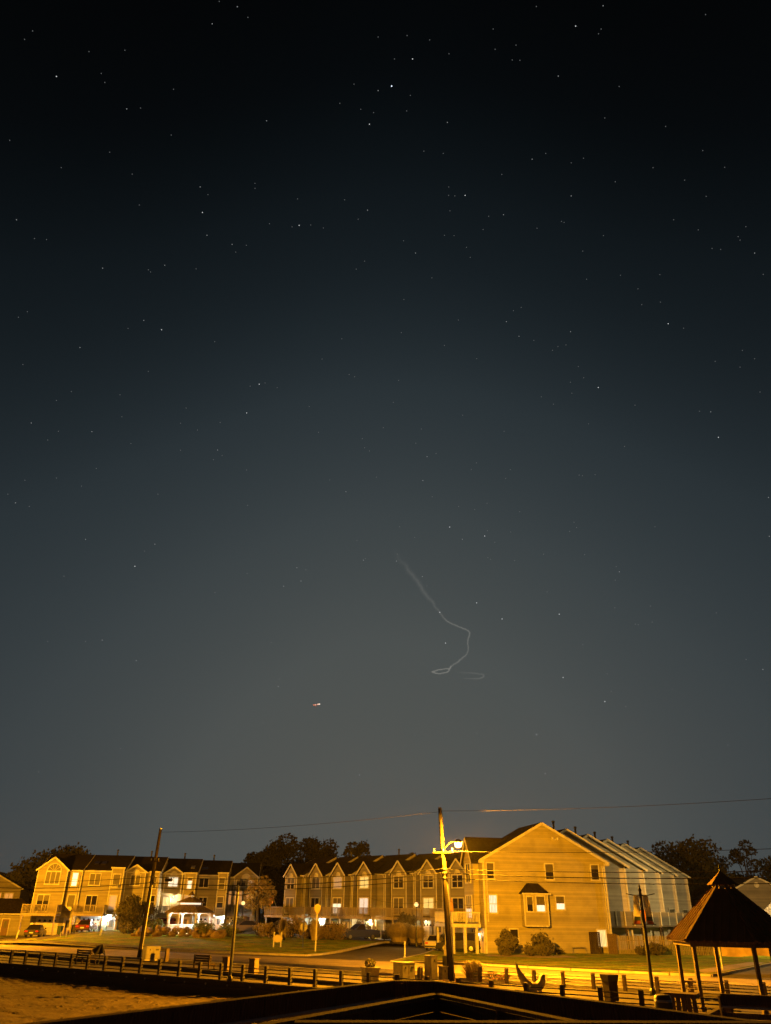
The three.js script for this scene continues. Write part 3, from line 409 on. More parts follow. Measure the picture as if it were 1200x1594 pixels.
// cream gable house on the right, with the row that steps back behind it
{
  const RT = Math.atan2(0.207, 0.978), u = V(0.978, 0, -0.207), n = V(0.207, 0, 0.978), O = V(10.46, 0, -86.1), W = 13.55, EV = 8.6, RG = 12.15, XM = 6.7, D = 6.4;
  const t = thing('gable_house', 'tall cream gable house lit by the street lamp with a hooded bay window', 'house', O.toArray(), RT);
  const A = (x, y, z) => V(x, y, z);
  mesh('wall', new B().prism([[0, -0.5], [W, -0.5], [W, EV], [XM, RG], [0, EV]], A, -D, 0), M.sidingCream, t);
  const rb = new B(), rk = new B(), sl = (RG - EV) / XM, sr = (RG - EV) / (W - XM), ov = 0.4;
  rb.hexa([V(-ov, EV - ov * sl, 0.3), V(XM, RG, 0.3), V(XM, RG, -D), V(-ov, EV - ov * sl, -D), V(-ov, EV - ov * sl + 0.16, 0.3), V(XM, RG + 0.16, 0.3), V(XM, RG + 0.16, -D), V(-ov, EV - ov * sl + 0.16, -D)]);
  rb.hexa([V(XM, RG, 0.3), V(W + ov, EV - ov * sr, 0.3), V(W + ov, EV - ov * sr, -D), V(XM, RG, -D), V(XM, RG + 0.16, 0.3), V(W + ov, EV - ov * sr + 0.16, 0.3), V(W + ov, EV - ov * sr + 0.16, -D), V(XM, RG + 0.16, -D)]);
  const roof = mesh('roof', rb, M.roof, t);
  rk.bar(V(-ov, EV - ov * sl + 0.02, 0.33), V(XM, RG + 0.02, 0.33), 0.05, 0.26).bar(V(XM, RG + 0.02, 0.33), V(W + ov, EV - ov * sr + 0.02, 0.33), 0.05, 0.26);
  mesh('rake_board', rk, M.trim, roof);
  mesh('eave_return', new B().box(W - 0.1, W + ov + 0.05, EV - 0.4, EV - 0.12, 0.004, 0.34).box(-ov - 0.05, 0.1, EV - 0.4, EV - 0.12, 0.004, 0.34), M.trim, roof);
  for (const x of [-0.03, W - 0.16]) mesh('corner_board', new B().box(x, x + 0.19, 0, EV - 0.42, 0.002, 0.035), M.trim, t);
  mesh('downspout', new B().tube([V(0.35, EV - 0.35, 0.1), V(0.35, 4, 0.1), V(0.35, 2.9, 0.1)], 0.055, 8), M.trim, t);
  mesh('downspout', new B().tube([V(W - 0.32, EV - 0.4, 0.1), V(W - 0.32, 0.3, 0.1), V(W - 0.32, 0.15, 0.5)], 0.055, 8), M.trim, t);
  for (const [a, b2, c, d, p, o] of [[0.32, 1.25, 6.7, 8.3, M.glass, { sash: true }], [6.72, 7.78, 6.75, 8.35, M.glass, { sash: true }], [11.85, 12.88, 6.8, 8.38, M.glass, { sash: true }], [0.4, 1.4, 3.62, 5.35, M.litCool, { sash: true }], [7.63, 8.72, 4.0, 5.35, M.litWhite, {}], [2.46, 3.48, 0.62, 2.34, M.glass, { sash: true }], [11.84, 13.0, 0.7, 2.36, M.litWarm, { split: false }]]) windowPart(t, a, b2, c, d, 0.004, p, { split: false, ...o });
  // box bay with a hipped hood
  const bx0 = 3.9, bx1 = 6.5, bz = 0.85, bw = mesh('bay', new B().box(bx0, bx1, 2.55, 5.42, 0.002, bz), M.sidingCream, t);
  mesh('bay_trim', new B().box(bx0 - 0.03, bx0 + 0.1, 2.55, 5.4, bz, bz + 0.03).box(bx1 - 0.1, bx1 + 0.03, 2.55, 5.4, bz, bz + 0.03).box(bx0 + 0.1, bx1 - 0.1, 2.5, 2.62, bz, bz + 0.03), M.trim, bw);
  mesh('bay_hood', new B().hexa([V(bx0 - 0.22, 5.42, bz + 0.25), V(bx1 + 0.22, 5.42, bz + 0.25), V(bx1 + 0.22, 5.42, 0.004), V(bx0 - 0.22, 5.42, 0.004), V(bx0 + 0.75, 6.42, 0.3), V(bx1 - 0.75, 6.42, 0.3), V(bx1 - 0.75, 6.42, 0.004), V(bx0 + 0.75, 6.42, 0.004)]), M.roof, bw);
  mesh('hood_fascia', new B().box(bx0 - 0.24, bx1 + 0.24, 5.36, 5.5, bz + 0.252, bz + 0.3), M.trim, bw);
  windowPart(t, 4.12, 4.9, 3.78, 5.25, bz + 0.002, M.glass, { split: false }); windowPart(t, 5.12, 6.2, 3.78, 5.3, bz + 0.002, M.litWhite, { split: false });
  { const side = new THREE.Group(); side.name = 'side_window'; side.position.set(bx1, 0, 0); side.rotation.y = Math.PI / 2; t.add(side); const w = windowPart(side, -0.7, -0.15, 3.8, 5.25, 0.004, M.glassCurtain, { split: false }); w.name = 'window_frame'; }
  const fl = mesh('floodlight', new B().box(7.95, 8.3, 10.6, 10.72, 0.004, 0.08), M.trim, t); for (const x of [7.85, 8.4]) mesh('lamp_head', new B().lathe([[0.05, 0], [0.13, 0.08], [0.13, 0.24], [0, 0.24]], 10, V(x, 10.6, 0.2)), M.trim, fl);
  // left facade with its own small gable, facing the side street
  const fc = new THREE.Group(); fc.name = 'front'; fc.rotation.y = -Math.PI / 2; fc.position.set(0, 0, 0); t.add(fc); // local x = -z of house, outwards -x
  const fx = (a) => a; // along the facade, 0 at the gable corner
  mesh('front_bay', new B().box(-4.5, -1.4, 2.9, EV, 0.003, 0.6), M.sidingCream, fc);
  mesh('front_gable', new B().prism([[-4.5, EV], [-1.4, EV], [-2.95, 10.75]], (x, y, z) => V(x, y, z), -3.2, 0.6), M.sidingCream, fc);
  gableRoof(fc, -4.5, -1.4, EV, 10.75, 0.6, -3.8, 0.3);
  windowPart(fc, -3.8, -2.1, 6.4, 8.3, 0.604, M.glass, { sash: true }); windowPart(fc, -4.0, -1.9, 3.1, 5.3, 0.604, M.litCool, { cols: 3 });
  { const d = balcony(fc, -5.6, 0.5, 2.72, 2.9, 0.62, { mat: M.trim, gap: 0.17, legs: [-5.4, -2.4, 0.3] }); for (const z of [0.75, 2.1]) mesh('rail_post', new B().box(0.42, 0.56, 2.72, 3.66, z - 0.07, z + 0.07), M.trim, d); for (const z of [1.0, 2.2]) mesh('support_post', new B().box(0.1, 0.4, -0.1, 2.38, z - 0.13, z + 0.13), M.trim, d); }
  garageDoor(fc, -4.2, -1.6, 0.1, 2.3, 0.01);
  entryDoor(fc, -1.2, -0.3, 0.1, 2.2, 0.006);
  wallLight(fc, -1.4, 1.75, 0.02, WARM, 4, 5);
  // lattice bin screen and hose rail at the foot of the wall
  const lt = thing('lattice_screen', 'brown lattice bin screen leaning on the cream gable wall', 'lattice screen', O.clone().addScaledVector(u, 11.3).addScaledVector(n, 0.7).toArray(), RT);
  mesh('frame', new B().box(-0.6, 0.55, 0.1, 0.2, -0.05, 0.05).box(-0.6, 0.55, 2.0, 2.1, -0.05, 0.05).box(-0.6, -0.5, 0.2, 2.0, -0.05, 0.05).box(0.45, 0.55, 0.2, 2.0, -0.05, 0.05), M.timber, lt);
  for (let k = -6; k < 9; k++) { const a = k * 0.2; const seg = (sx) => { const p0 = [], c0 = V(0, 0, 0); let x0 = -0.5, y0 = sx > 0 ? a + 0.2 : a + 0.2 + 0.95, x1 = 0.45, y1 = sx > 0 ? a + 1.15 : a + 0.2; const cl = (xa, ya, xb, yb) => { const f = (y) => xa + (xb - xa) * (y - ya) / (yb - ya); if (Math.max(ya, yb) < 0.2 || Math.min(ya, yb) > 2.0) return null; let X0 = xa, Y0 = ya, X1 = xb, Y1 = yb; if (Y0 < 0.2) { X0 = f(0.2); Y0 = 0.2; } if (Y0 > 2.0) { X0 = f(2); Y0 = 2; } if (Y1 < 0.2) { X1 = f(0.2); Y1 = 0.2; } if (Y1 > 2.0) { X1 = f(2); Y1 = 2; } return [X0, Y0, X1, Y1]; }; return cl(x0, y0, x1, y1); }; for (const sx of [1, -1]) { const q = seg(sx); if (q && Math.hypot(q[2] - q[0], q[3] - q[1]) > 0.1) mesh('slat', new B().bar(V(q[0], q[1], sx * 0.012), V(q[2], q[3], sx * 0.012), 0.05, 0.02, V(0, 0, 1)), M.timber, lt); } }
  const hr = thing('hose_rail', 'thin bent metal pipe rail at the foot of the cream wall', 'pipe rail', O.clone().addScaledVector(u, 9.8).addScaledVector(n, 0.4).toArray(), RT);
  mesh('pipe', new B().tube([V(-1, 0, 0.3), V(-0.9, 0.7, 0), V(0.5, 0.72, 0), V(0.6, 0, 0)], 0.035, 6), M.galv, hr);
  // the row behind: each gable shifted right and back
  const step = V(4.0, 0, -6.3), LB = ['first pale gable end stepping back behind the cream house', 'second pale gable end stepping back behind the cream house', 'third pale gable end stepping back behind the cream house', 'fourth pale gable end stepping back behind the cream house', 'farthest pale gable end at the right of the stepped row'];
  for (let k = 0; k < 5; k++) {
    const q = O.clone().addScaledVector(step, k + 1), h = thing('rear_townhouse', LB[k], 'townhouse', q.toArray(), RT, 'stepped row behind the cream house'), dd = 5.6;
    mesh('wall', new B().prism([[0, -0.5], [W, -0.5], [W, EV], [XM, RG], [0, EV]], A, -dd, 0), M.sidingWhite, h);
    const r2 = new B(); r2.hexa([V(-ov, EV - ov * sl, 0.3), V(XM, RG, 0.3), V(XM, RG, -dd), V(-ov, EV - ov * sl, -dd), V(-ov, EV - ov * sl + 0.16, 0.3), V(XM, RG + 0.16, 0.3), V(XM, RG + 0.16, -dd), V(-ov, EV - ov * sl + 0.16, -dd)]).hexa([V(XM, RG, 0.3), V(W + ov, EV - ov * sr, 0.3), V(W + ov, EV - ov * sr, -dd), V(XM, RG, -dd), V(XM, RG + 0.16, 0.3), V(W + ov, EV - ov * sr + 0.16, 0.3), V(W + ov, EV - ov * sr + 0.16, -dd), V(XM, RG + 0.16, -dd)]);
    const ro = mesh('roof', r2, M.roof, h); mesh('rake_board', new B().bar(V(-ov, EV - ov * sl + 0.02, 0.33), V(XM, RG + 0.02, 0.33), 0.05, 0.26).bar(V(XM, RG + 0.02, 0.33), V(W + ov, EV - ov * sr + 0.02, 0.33), 0.05, 0.26), M.trim, ro);
    mesh('vent_pipe', new B().lathe([[0.14, 0], [0.14, 1.3], [0.2, 1.32], [0.2, 1.5], [0, 1.55]], 8, V(XM - 0.3, RG - 0.3, -2.5)), M.darkMetal, ro);
    mesh('corner_board', new B().box(W - 0.16, W + 0.03, 0, EV - 0.3, 0.002, 0.035), M.trim, h);
    if (k > 2) windowPart(h, W - 1.5, W - 0.6, 3.2, 4.5, 0.004, M.glass, { split: false });
    // rear terrace with a solid screen
    const tr = mesh('terrace', new B().box(W - 3.6, W + 0.6, 2.45, 2.6, 0.01, 1.5), M.deck, h);
    mesh('terrace_screen', new B().box(W - 3.6, W + 0.6, 2.6, 4.0, 1.44, 1.5), M.sidingGrey, tr);
    for (let x = W - 3.6; x < W + 0.7; x += 1.05) mesh('screen_post', new B().box(x - 0.05, x + 0.05, 2.6, 4.06, 1.5, 1.56), M.trim, tr);
    for (const x of [W - 3.4, W - 1.4, W + 0.45]) mesh('support_post', new B().box(x - 0.08, x + 0.08, -0.1, 2.45, 1.25, 1.41), M.timber, tr);
  }
}

// ---------------------------------------------------------------- plants
function leafCloud(n, at, size, tint = 0.35, droop = 0) { // n small leaf faces; at() -> [Vector3 place, Vector3 outwards]
  const p = [], c = [], nn = [], u = [];
  for (let i = 0; i < n; i++) {
    const [q, out] = at(i), s = size * rr(0.6, 1.3), a = V(rr(-1, 1), rr(-1, 1), rr(-1, 1)).normalize(), d = out.clone().multiplyScalar(0.8).add(a).add(V(0, -droop, 0)).normalize(), e = d.clone().cross(V(rr(-1, 1), rr(-1, 1), rr(-1, 1))).normalize(), k = 1 - tint * rnd(), w = rr(0.9, 1.15);
    const t0 = q.clone().addScaledVector(d, -s * 0.5), t1 = q.clone().addScaledVector(e, s * 0.42), t2 = q.clone().addScaledVector(d, s * 0.6), t3 = q.clone().addScaledVector(e, -s * 0.42), f = e.clone().cross(d).normalize();
    for (const v of [t0, t1, t2, t0, t2, t3]) { p.push(v.x, v.y, v.z); c.push(k * w, k, k * 0.9); nn.push(f.x, f.y, f.z); u.push(v.x, v.y); }
  }
  const g = new THREE.BufferGeometry(); g.setAttribute('position', new THREE.Float32BufferAttribute(p, 3)); g.setAttribute('normal', new THREE.Float32BufferAttribute(nn, 3)); g.setAttribute('color', new THREE.Float32BufferAttribute(c, 3)); g.setAttribute('uv', new THREE.Float32BufferAttribute(u, 2)); return g;
}
const sph = () => { const a = rr(0, 6.2832), y = rr(-1, 1), r = Math.sqrt(1 - y * y); return V(r * Math.cos(a), y, r * Math.sin(a)); };
function tree(name, label, x, z, H, R, o = {}) {
  const t = thing(name, label, o.category || 'tree', [x, land(x, z), z], 0, o.group), trunkH = o.trunk ?? H * 0.25, lumps = [], rb = Math.max(0.12, R * 0.07), bb = new B();
  const cy = (trunkH + H) / 2, ry = (H - trunkH) / 2;
  const n = o.lumps || 26;
  for (let i = 0; i < n; i++) { const d = sph(), k = Math.cbrt(rr(0.12, 1)); const taper = o.conic ? 1 - 0.75 * ((d.y * k + 1) / 2) : 1; lumps.push([V(d.x * R * k * 0.8 * taper, cy + d.y * ry * k * 0.86, d.z * R * k * 0.8 * taper), R * rr(0.24, 0.42) * (o.lump || 1) * (o.conic ? 0.7 : 1)]); }
  bb.tube([V(0, -0.3, 0), V(rr(-0.1, 0.1), trunkH * 0.6, 0), V(rr(-0.2, 0.2), trunkH + ry * 0.5, rr(-0.2, 0.2)), V(0, H * 0.86, 0)], [rb * 1.3, rb, rb * 0.7, rb * 0.2], 8);
  for (let i = 0; i < Math.min(n, 12); i++) { const [c] = lumps[i], y0 = Math.min(c.y - 0.3, trunkH * rr(0.75, 1.1) + ry * 0.2); bb.tube([V(0, y0, 0), V(c.x * 0.5, lerp(y0, c.y, 0.6), c.z * 0.5), c], [rb * 0.5, rb * 0.32, rb * 0.1], 5, false); }
  mesh('trunk', bb, M.bark, t, true);
  mesh('crown', leafCloud(o.leaves || 4200, () => { const [c, r] = lumps[Math.floor(rnd() * n)], d = sph(), k = Math.cbrt(rr(0.25, 1)); return [c.clone().addScaledVector(V(d.x, d.y * 0.8, d.z), r * k * (rnd() < 0.06 ? 1.35 : 1)), d]; }, o.size || 0.42, 0.4, 0.2), o.mat || M.leafDark, t);
  return t;
}
function shrub(label, x, z, H, R, mat = M.leafShrub, o = {}) {
  const t = thing(o.name || 'shrub', label, o.category || 'shrub', [x, land(x, z) + 0.1, z], 0, o.group), st2 = new B(), n = o.leaves || 1800;
  for (let i = 0; i < 9; i++) { const d = sph(); st2.tube([V(d.x * 0.1, -0.2, d.z * 0.1), V(d.x * R * 0.35, H * 0.35, d.z * R * 0.35), V(d.x * R * 0.75, H * (0.5 + 0.25 * Math.abs(d.y)), d.z * R * 0.75)], [0.05, 0.035, 0.012], 5, false); }
  mesh('stems', st2, M.bark, t);
  const L = []; for (let i = 0; i < 22; i++) { const d = sph(), q = rr(0.55, 0.85); L.push([V(d.x * R * q, H * 0.46 + d.y * H * 0.42 * q, d.z * R * q), rr(0.16, 0.44)]); }
  mesh('foliage', leafCloud(n, () => { const [c, k] = L[Math.floor(rnd() * 22)], d = sph(), m = rnd() < 0.1 ? k * rr(1.2, 1.7) : k, q = c.clone().add(V(d.x * R * m, d.y * H * m * 0.62, d.z * R * m)); q.y = Math.max(0.02, q.y); return [q, d]; }, o.size || 0.2, 0.45), mat, t);
  return t;
}
function tuft(label, x, z, H, R, mat = M.straw, o = {}) { // clump of arching grass blades
  const t = thing(o.name || 'ornamental_grass', label, 'grass clump', [x, (o.flat ? 0 : land(x, z) + 0.1), z], 0, o.group), p = [], c = [], nn = [], u = [], n = o.blades || 700;
  for (let i = 0; i < n; i++) {
    const a = rr(0, 6.283), br = R * 0.35 * Math.sqrt(rnd()), reach = R * rr(0.1, 1), h = H * rr(0.8, 1.08) * (1.15 - 0.6 * (reach / R) ** 2), w = rr(0.012, 0.03) * (o.wide || 1), d = V(Math.cos(a), 0, Math.sin(a)), s = V(-Math.sin(a), 0, Math.cos(a)), k = 1 - 0.4 * rnd();
    const pt = (q) => V(d.x * (br + reach * Math.pow(q, 1.5) * 0.85), h * (2.0 * q - 1.1 * q * q), d.z * (br + reach * Math.pow(q, 1.5) * 0.85));
    for (let j = 0; j < 3; j++) { const q0 = j / 3, q1 = (j + 1) / 3, A = pt(q0), C = pt(q1), w0 = w * (1 - q0 * 0.8), w1 = w * (1 - q1 * 0.8), a0 = A.clone().addScaledVector(s, w0), a1 = A.clone().addScaledVector(s, -w0), c0 = C.clone().addScaledVector(s, w1), c1 = C.clone().addScaledVector(s, -w1), f = C.clone().sub(A).cross(s).normalize(); for (const v of [a0, a1, c1, a0, c1, c0]) { p.push(v.x, v.y, v.z); c.push(k, k, k * 0.95); nn.push(f.x, f.y, f.z); u.push(v.x, v.y); } }
  }
  const g = new THREE.BufferGeometry(); g.setAttribute('position', new THREE.Float32BufferAttribute(p, 3)); g.setAttribute('normal', new THREE.Float32BufferAttribute(nn, 3)); g.setAttribute('color', new THREE.Float32BufferAttribute(c, 3)); g.setAttribute('uv', new THREE.Float32BufferAttribute(u, 2));
  mesh('blades', g, mat, t); mesh('crown_base', new B().lathe([[R * 0.4, -0.1], [R * 0.38, 0.08], [R * 0.2, 0.16], [0, 0.18]], 10), M.bark, t);
  return t;
}
const BG = 'dark trees behind the houses';
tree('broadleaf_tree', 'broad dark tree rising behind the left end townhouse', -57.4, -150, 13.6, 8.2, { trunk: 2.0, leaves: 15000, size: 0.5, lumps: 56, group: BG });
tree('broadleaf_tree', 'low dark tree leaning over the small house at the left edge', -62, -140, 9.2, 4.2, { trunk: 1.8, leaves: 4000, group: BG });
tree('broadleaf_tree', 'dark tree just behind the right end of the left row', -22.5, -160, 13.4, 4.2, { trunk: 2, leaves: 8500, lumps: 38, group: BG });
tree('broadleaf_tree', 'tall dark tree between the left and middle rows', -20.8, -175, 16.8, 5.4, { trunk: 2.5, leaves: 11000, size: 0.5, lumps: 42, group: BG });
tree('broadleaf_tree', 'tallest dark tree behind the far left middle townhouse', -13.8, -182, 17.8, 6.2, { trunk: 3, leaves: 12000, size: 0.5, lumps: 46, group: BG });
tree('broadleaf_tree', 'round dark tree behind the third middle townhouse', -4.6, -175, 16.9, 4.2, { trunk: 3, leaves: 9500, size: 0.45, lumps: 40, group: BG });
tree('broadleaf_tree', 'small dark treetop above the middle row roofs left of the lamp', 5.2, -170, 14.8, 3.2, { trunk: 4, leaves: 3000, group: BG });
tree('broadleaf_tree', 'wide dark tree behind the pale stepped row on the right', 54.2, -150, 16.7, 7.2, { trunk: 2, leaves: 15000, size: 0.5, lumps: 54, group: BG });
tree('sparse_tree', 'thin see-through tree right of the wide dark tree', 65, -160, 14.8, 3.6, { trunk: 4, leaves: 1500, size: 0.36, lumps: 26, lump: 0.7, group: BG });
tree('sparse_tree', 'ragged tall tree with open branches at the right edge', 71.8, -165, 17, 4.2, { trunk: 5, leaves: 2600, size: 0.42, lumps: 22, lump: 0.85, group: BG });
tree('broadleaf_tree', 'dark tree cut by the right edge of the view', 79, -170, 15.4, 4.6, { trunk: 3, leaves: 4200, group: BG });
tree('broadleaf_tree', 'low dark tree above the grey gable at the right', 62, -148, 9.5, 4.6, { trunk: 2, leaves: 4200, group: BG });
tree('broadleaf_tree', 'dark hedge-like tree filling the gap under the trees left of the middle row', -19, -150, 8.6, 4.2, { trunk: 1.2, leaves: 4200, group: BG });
tree('street_tree', 'small pale tree with a slim trunk beside the left row end house', -16.6, -117, 6.9, 2.5, { trunk: 2.7, leaves: 3200, size: 0.22, lumps: 30, lump: 0.85, mat: M.leafLight });
tree('round_tree', 'dense round shrub tree standing left of the gazebo', -30.0, -106, 4.4, 2.35, { trunk: 0.35, leaves: 6500, size: 0.22, lumps: 34, mat: M.leafShrub });
tree('round_tree', 'leafy shrub tree beside the white globe lamp in front of the middle row', 3.4, -106, 3.3, 1.5, { trunk: 0.3, leaves: 2600, size: 0.2, mat: M.leafShrub });
shrub('left of two round shrubs under the cream gable wall', 12.0, -82.6, 2.3, 1.15, M.leafShrub, { leaves: 3200, size: 0.17 });
shrub('right of two round shrubs under the cream gable wall', 15.35, -82.7, 2.2, 1.3, M.leafShrub, { leaves: 3200, size: 0.17 });
shrub('small low shrub touching the right round shrub', 14.0, -82.4, 1.1, 0.7, M.leafShrub, { leaves: 700, size: 0.15 });
shrub('low weed clump at the foot of the cream wall', 17.4, -85.8, 0.7, 0.6, M.leafShrub, { leaves: 300, size: 0.14 });
shrub('bright yellow green shrub at the left end of the gazebo', -27.3, -105.2, 1.9, 1.5, M.leafGreen, { leaves: 2000, size: 0.18 });
shrub('spiky green shrub in front of the gazebo rail', -20.9, -102.8, 1.6, 1.2, M.leafGreen, { leaves: 1500, size: 0.18 });
shrub('lush green shrub at the right end of the gazebo', -17.9, -104, 1.5, 1.3, M.leafGreen, { leaves: 1500, size: 0.18 });
shrub('clipped brown hedge beside the porch lights of the left row', -18.2, -112, 1.8, 1.1, M.leafShrub, { leaves: 1400 });
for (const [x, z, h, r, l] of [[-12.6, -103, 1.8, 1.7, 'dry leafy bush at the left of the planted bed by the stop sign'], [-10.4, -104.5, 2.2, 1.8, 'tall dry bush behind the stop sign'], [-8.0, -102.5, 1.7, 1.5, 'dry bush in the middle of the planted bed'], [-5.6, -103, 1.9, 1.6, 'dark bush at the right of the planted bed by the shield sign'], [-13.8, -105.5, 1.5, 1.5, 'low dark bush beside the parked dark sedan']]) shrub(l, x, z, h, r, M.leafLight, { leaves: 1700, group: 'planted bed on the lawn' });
tuft('tall straw coloured grass standing left of the stop sign', -11.2, -100.6, 2.2, 0.9, M.straw, { blades: 500, wide: 1.6 });
tuft('tall straw coloured grass right behind the stop sign', -7.4, -99.8, 2.3, 1.0, M.straw, { blades: 500, wide: 1.6 });
tuft('big rounded mound of ornamental grass beside the side street', 2.3, -103.2, 2.0, 2.3, M.straw, { blades: 2600, wide: 1.8 });
tuft('second half of the ornamental grass mound nearer the globe lamp', 4.3, -102.4, 1.75, 1.8, M.straw, { blades: 1600, wide: 1.8 });
tuft('glowing spray of ornamental grass at the foot of the street lamp pole', 5.75, -54.3, 1.0, 1.15, M.straw, { blades: 700, flat: true });
shrub('dark evergreen bush behind the blue pickup', -2.0, -113, 2.6, 1.3, M.leafShrub, { leaves: 1200 });
shrub('dark hedge under the decks at the left side of the cream house', 7.6, -96, 1.4, 1.8, M.leafShrub, { leaves: 1500 });
for (const [x, z, l] of [[6.75, -53.4, 'white flower clump beside the glowing grass spray'], [7.4, -52.9, 'orange flower clump right of the white flowers']]) shrub(l, x, z, 0.45, 0.42, M.flower, { leaves: 220, size: 0.1, name: 'flower_clump', category: 'flowers' });
for (const [x, z, h, l] of [[27.6, -87.2, 1.2, 'dark shrub against the picket fence near the banner pole'], [26.0, -86.8, 0.8, 'low shrub at the left end of the picket fence'], [33.2, -89.5, 1.6, 'dark shrub against the picket fence behind the pavilion posts']]) shrub(l, x, z, h, h * 0.75, M.leafShrub, { leaves: 600 });

// ---------------------------------------------------------------- gazebo, boulders
{
  const x = -23.4, z = -106.2, y = land(x, z) + 0.12, t = thing('gazebo', 'white gazebo with a two tier brown roof lit from inside', 'gazebo', [x, y, z], 0.12), N = 8, R = 2.75, white = std([0.78, 0.77, 0.74], 0.55, { map: rep(T.blotch, 1) });
  const P = (k, r, yy) => V(r * Math.cos((k + 0.5) / N * 2 * Math.PI), yy, r * 0.82 * Math.sin((k + 0.5) / N * 2 * Math.PI));
  mesh('floor', new B().prism([...Array(N)].map((_, k) => { const q = P(k, R, 0); return [q.x, q.z]; }), (a, b2, c) => V(a, c, b2), -0.4, 0.12), white, t);
  for (let k = 0; k < N; k++) {
    const a = P(k, R - 0.12, 0.12), c = P(k + 1, R - 0.12, 0.12), up = (q, h) => q.clone().add(V(0, h, 0)), mid = (f) => a.clone().lerp(c, f);
    const po = mesh('post', new B().box(a.x - 0.07, a.x + 0.07, 0.12, 2.3, a.z - 0.07, a.z + 0.07), white, t);
    const br = new B(); for (const [f0, f1] of [[0, 0.3], [1, 0.7]]) { const q = []; for (let j = 0; j <= 5; j++) { const m = j / 5; q.push(up(mid(lerp(f0, f1, m * m)), 1.55 + 0.68 * Math.sin(m * Math.PI / 2))); } for (let j = 1; j < q.length; j++) br.bar(q[j - 1], q[j], 0.07, 0.12); } mesh('arch_bracket', br, white, po);
    mesh('fret_rail', new B().bar(up(a, 2.1), up(c, 2.1), 0.05, 0.05).bar(up(a, 2.26), up(c, 2.26), 0.12, 0.1), white, po);
    if (k === 1) continue; // way in at the side
    const rl = new B().bar(up(a, 0.86), up(c, 0.86), 0.1, 0.07).bar(up(a, 0.1), up(c, 0.1), 0.07, 0.06); for (let j = 1; j < 12; j++) rl.bar(up(mid(j / 12), 0.1), up(mid(j / 12), 0.84), 0.05, 0.05, V(1, 0, 0)); mesh('railing', rl, white, t);
    const sk = new B().bar(up(a, -0.33), up(c, -0.33), 0.05, 0.4); mesh('skirt', sk, white, t);
  }
  const ring = (r0, y0, r1, y1, th) => { const b = new B(); for (let k = 0; k < N; k++) b.hexa([P(k + 1, r0, y0), P(k, r0, y0), P(k, r1, y1), P(k + 1, r1, y1), P(k + 1, r0, y0 + th), P(k, r0, y0 + th), P(k, r1, y1 + th), P(k + 1, r1, y1 + th)]); return b; };
  const brown = std([0.16, 0.11, 0.06], 0.9, { map: rep(T.shingle, 2) });
  mesh('lower_roof', ring(R + 0.45, 2.3, 1.35, 3.1, 0.1), brown, t); mesh('clerestory', ring(1.33, 3.1, 1.31, 3.42, 0.02), lit([1, 0.92, 0.72], 0.9), t);
  mesh('upper_roof', ring(1.75, 3.4, 0.3, 3.95, 0.1), brown, t); mesh('lantern', ring(0.3, 3.95, 0.3, 4.2, 0.02), white, t); mesh('lantern_roof', new B().lathe([[0.45, 4.2], [0.25, 4.42], [0, 4.75]], 8), brown, t);
  const lamp = mesh('ceiling_lamp', new B().lathe([[0, -0.12], [0.14, -0.08], [0.16, 0.04], [0, 0.06]], 12, V(0, 2.5, 0)), lit([1, 0.95, 0.8], 6), t);
  const p = new THREE.PointLight(new THREE.Color().setRGB(1, 0.93, 0.74), 110); p.position.set(0, 2.48, 0); p.castShadow = true; p.shadow.radius = 5; lamp.add(p);
  mesh('table', new B().lathe([[0.25, 0.13], [0.06, 0.2], [0.06, 0.7], [0.55, 0.74], [0.55, 0.78], [0, 0.78]], 14), white, t);
}
{
  for (let i = 0; i < 44; i++) {
    const f = i / 43, row = i % 3, x = lerp(-28.3, -17.8, f) + rr(-0.3, 0.3), r = rr(0.26, 0.5), z = -100.9 - 0.7 * Math.sin(f * Math.PI) - row * 0.5 + rr(-0.2, 0.2), g = new THREE.IcosahedronGeometry(r, 2), pa = g.attributes.position, sx = rr(0.8, 1.35), sy = rr(0.6, 1.05), o1 = rr(0, 50), cuts = [...Array(7)].map(() => [sph(), rr(0.55, 0.9)]);
    for (let k = 0; k < pa.count; k++) { const v = V(pa.getX(k), pa.getY(k), pa.getZ(k)).divideScalar(r); for (const [n, d] of cuts) { const q = v.dot(n) - d; if (q > 0) v.addScaledVector(n, -q); } const m = 1 + 0.3 * (fbm((v.x + 2) / 8 + o1 * 0.01, (v.y + v.z * 0.7 + 3) / 8, 14, 3, i + 3) - 0.5); pa.setXYZ(k, v.x * m * sx * r, v.y * m * sy * r, v.z * m * r); }
    g.computeVertexNormals();
    const m = mesh('boulder', g, M.stone); m.position.set(x, land(x, z) + 0.12 + r * 0.5 + row * 0.2, z); m.rotation.y = rr(0, 6);
    tag(m, 'boulder in the low stone edging along the front of the gazebo bed', 'boulder', 'boulders round the gazebo bed');
  }
}

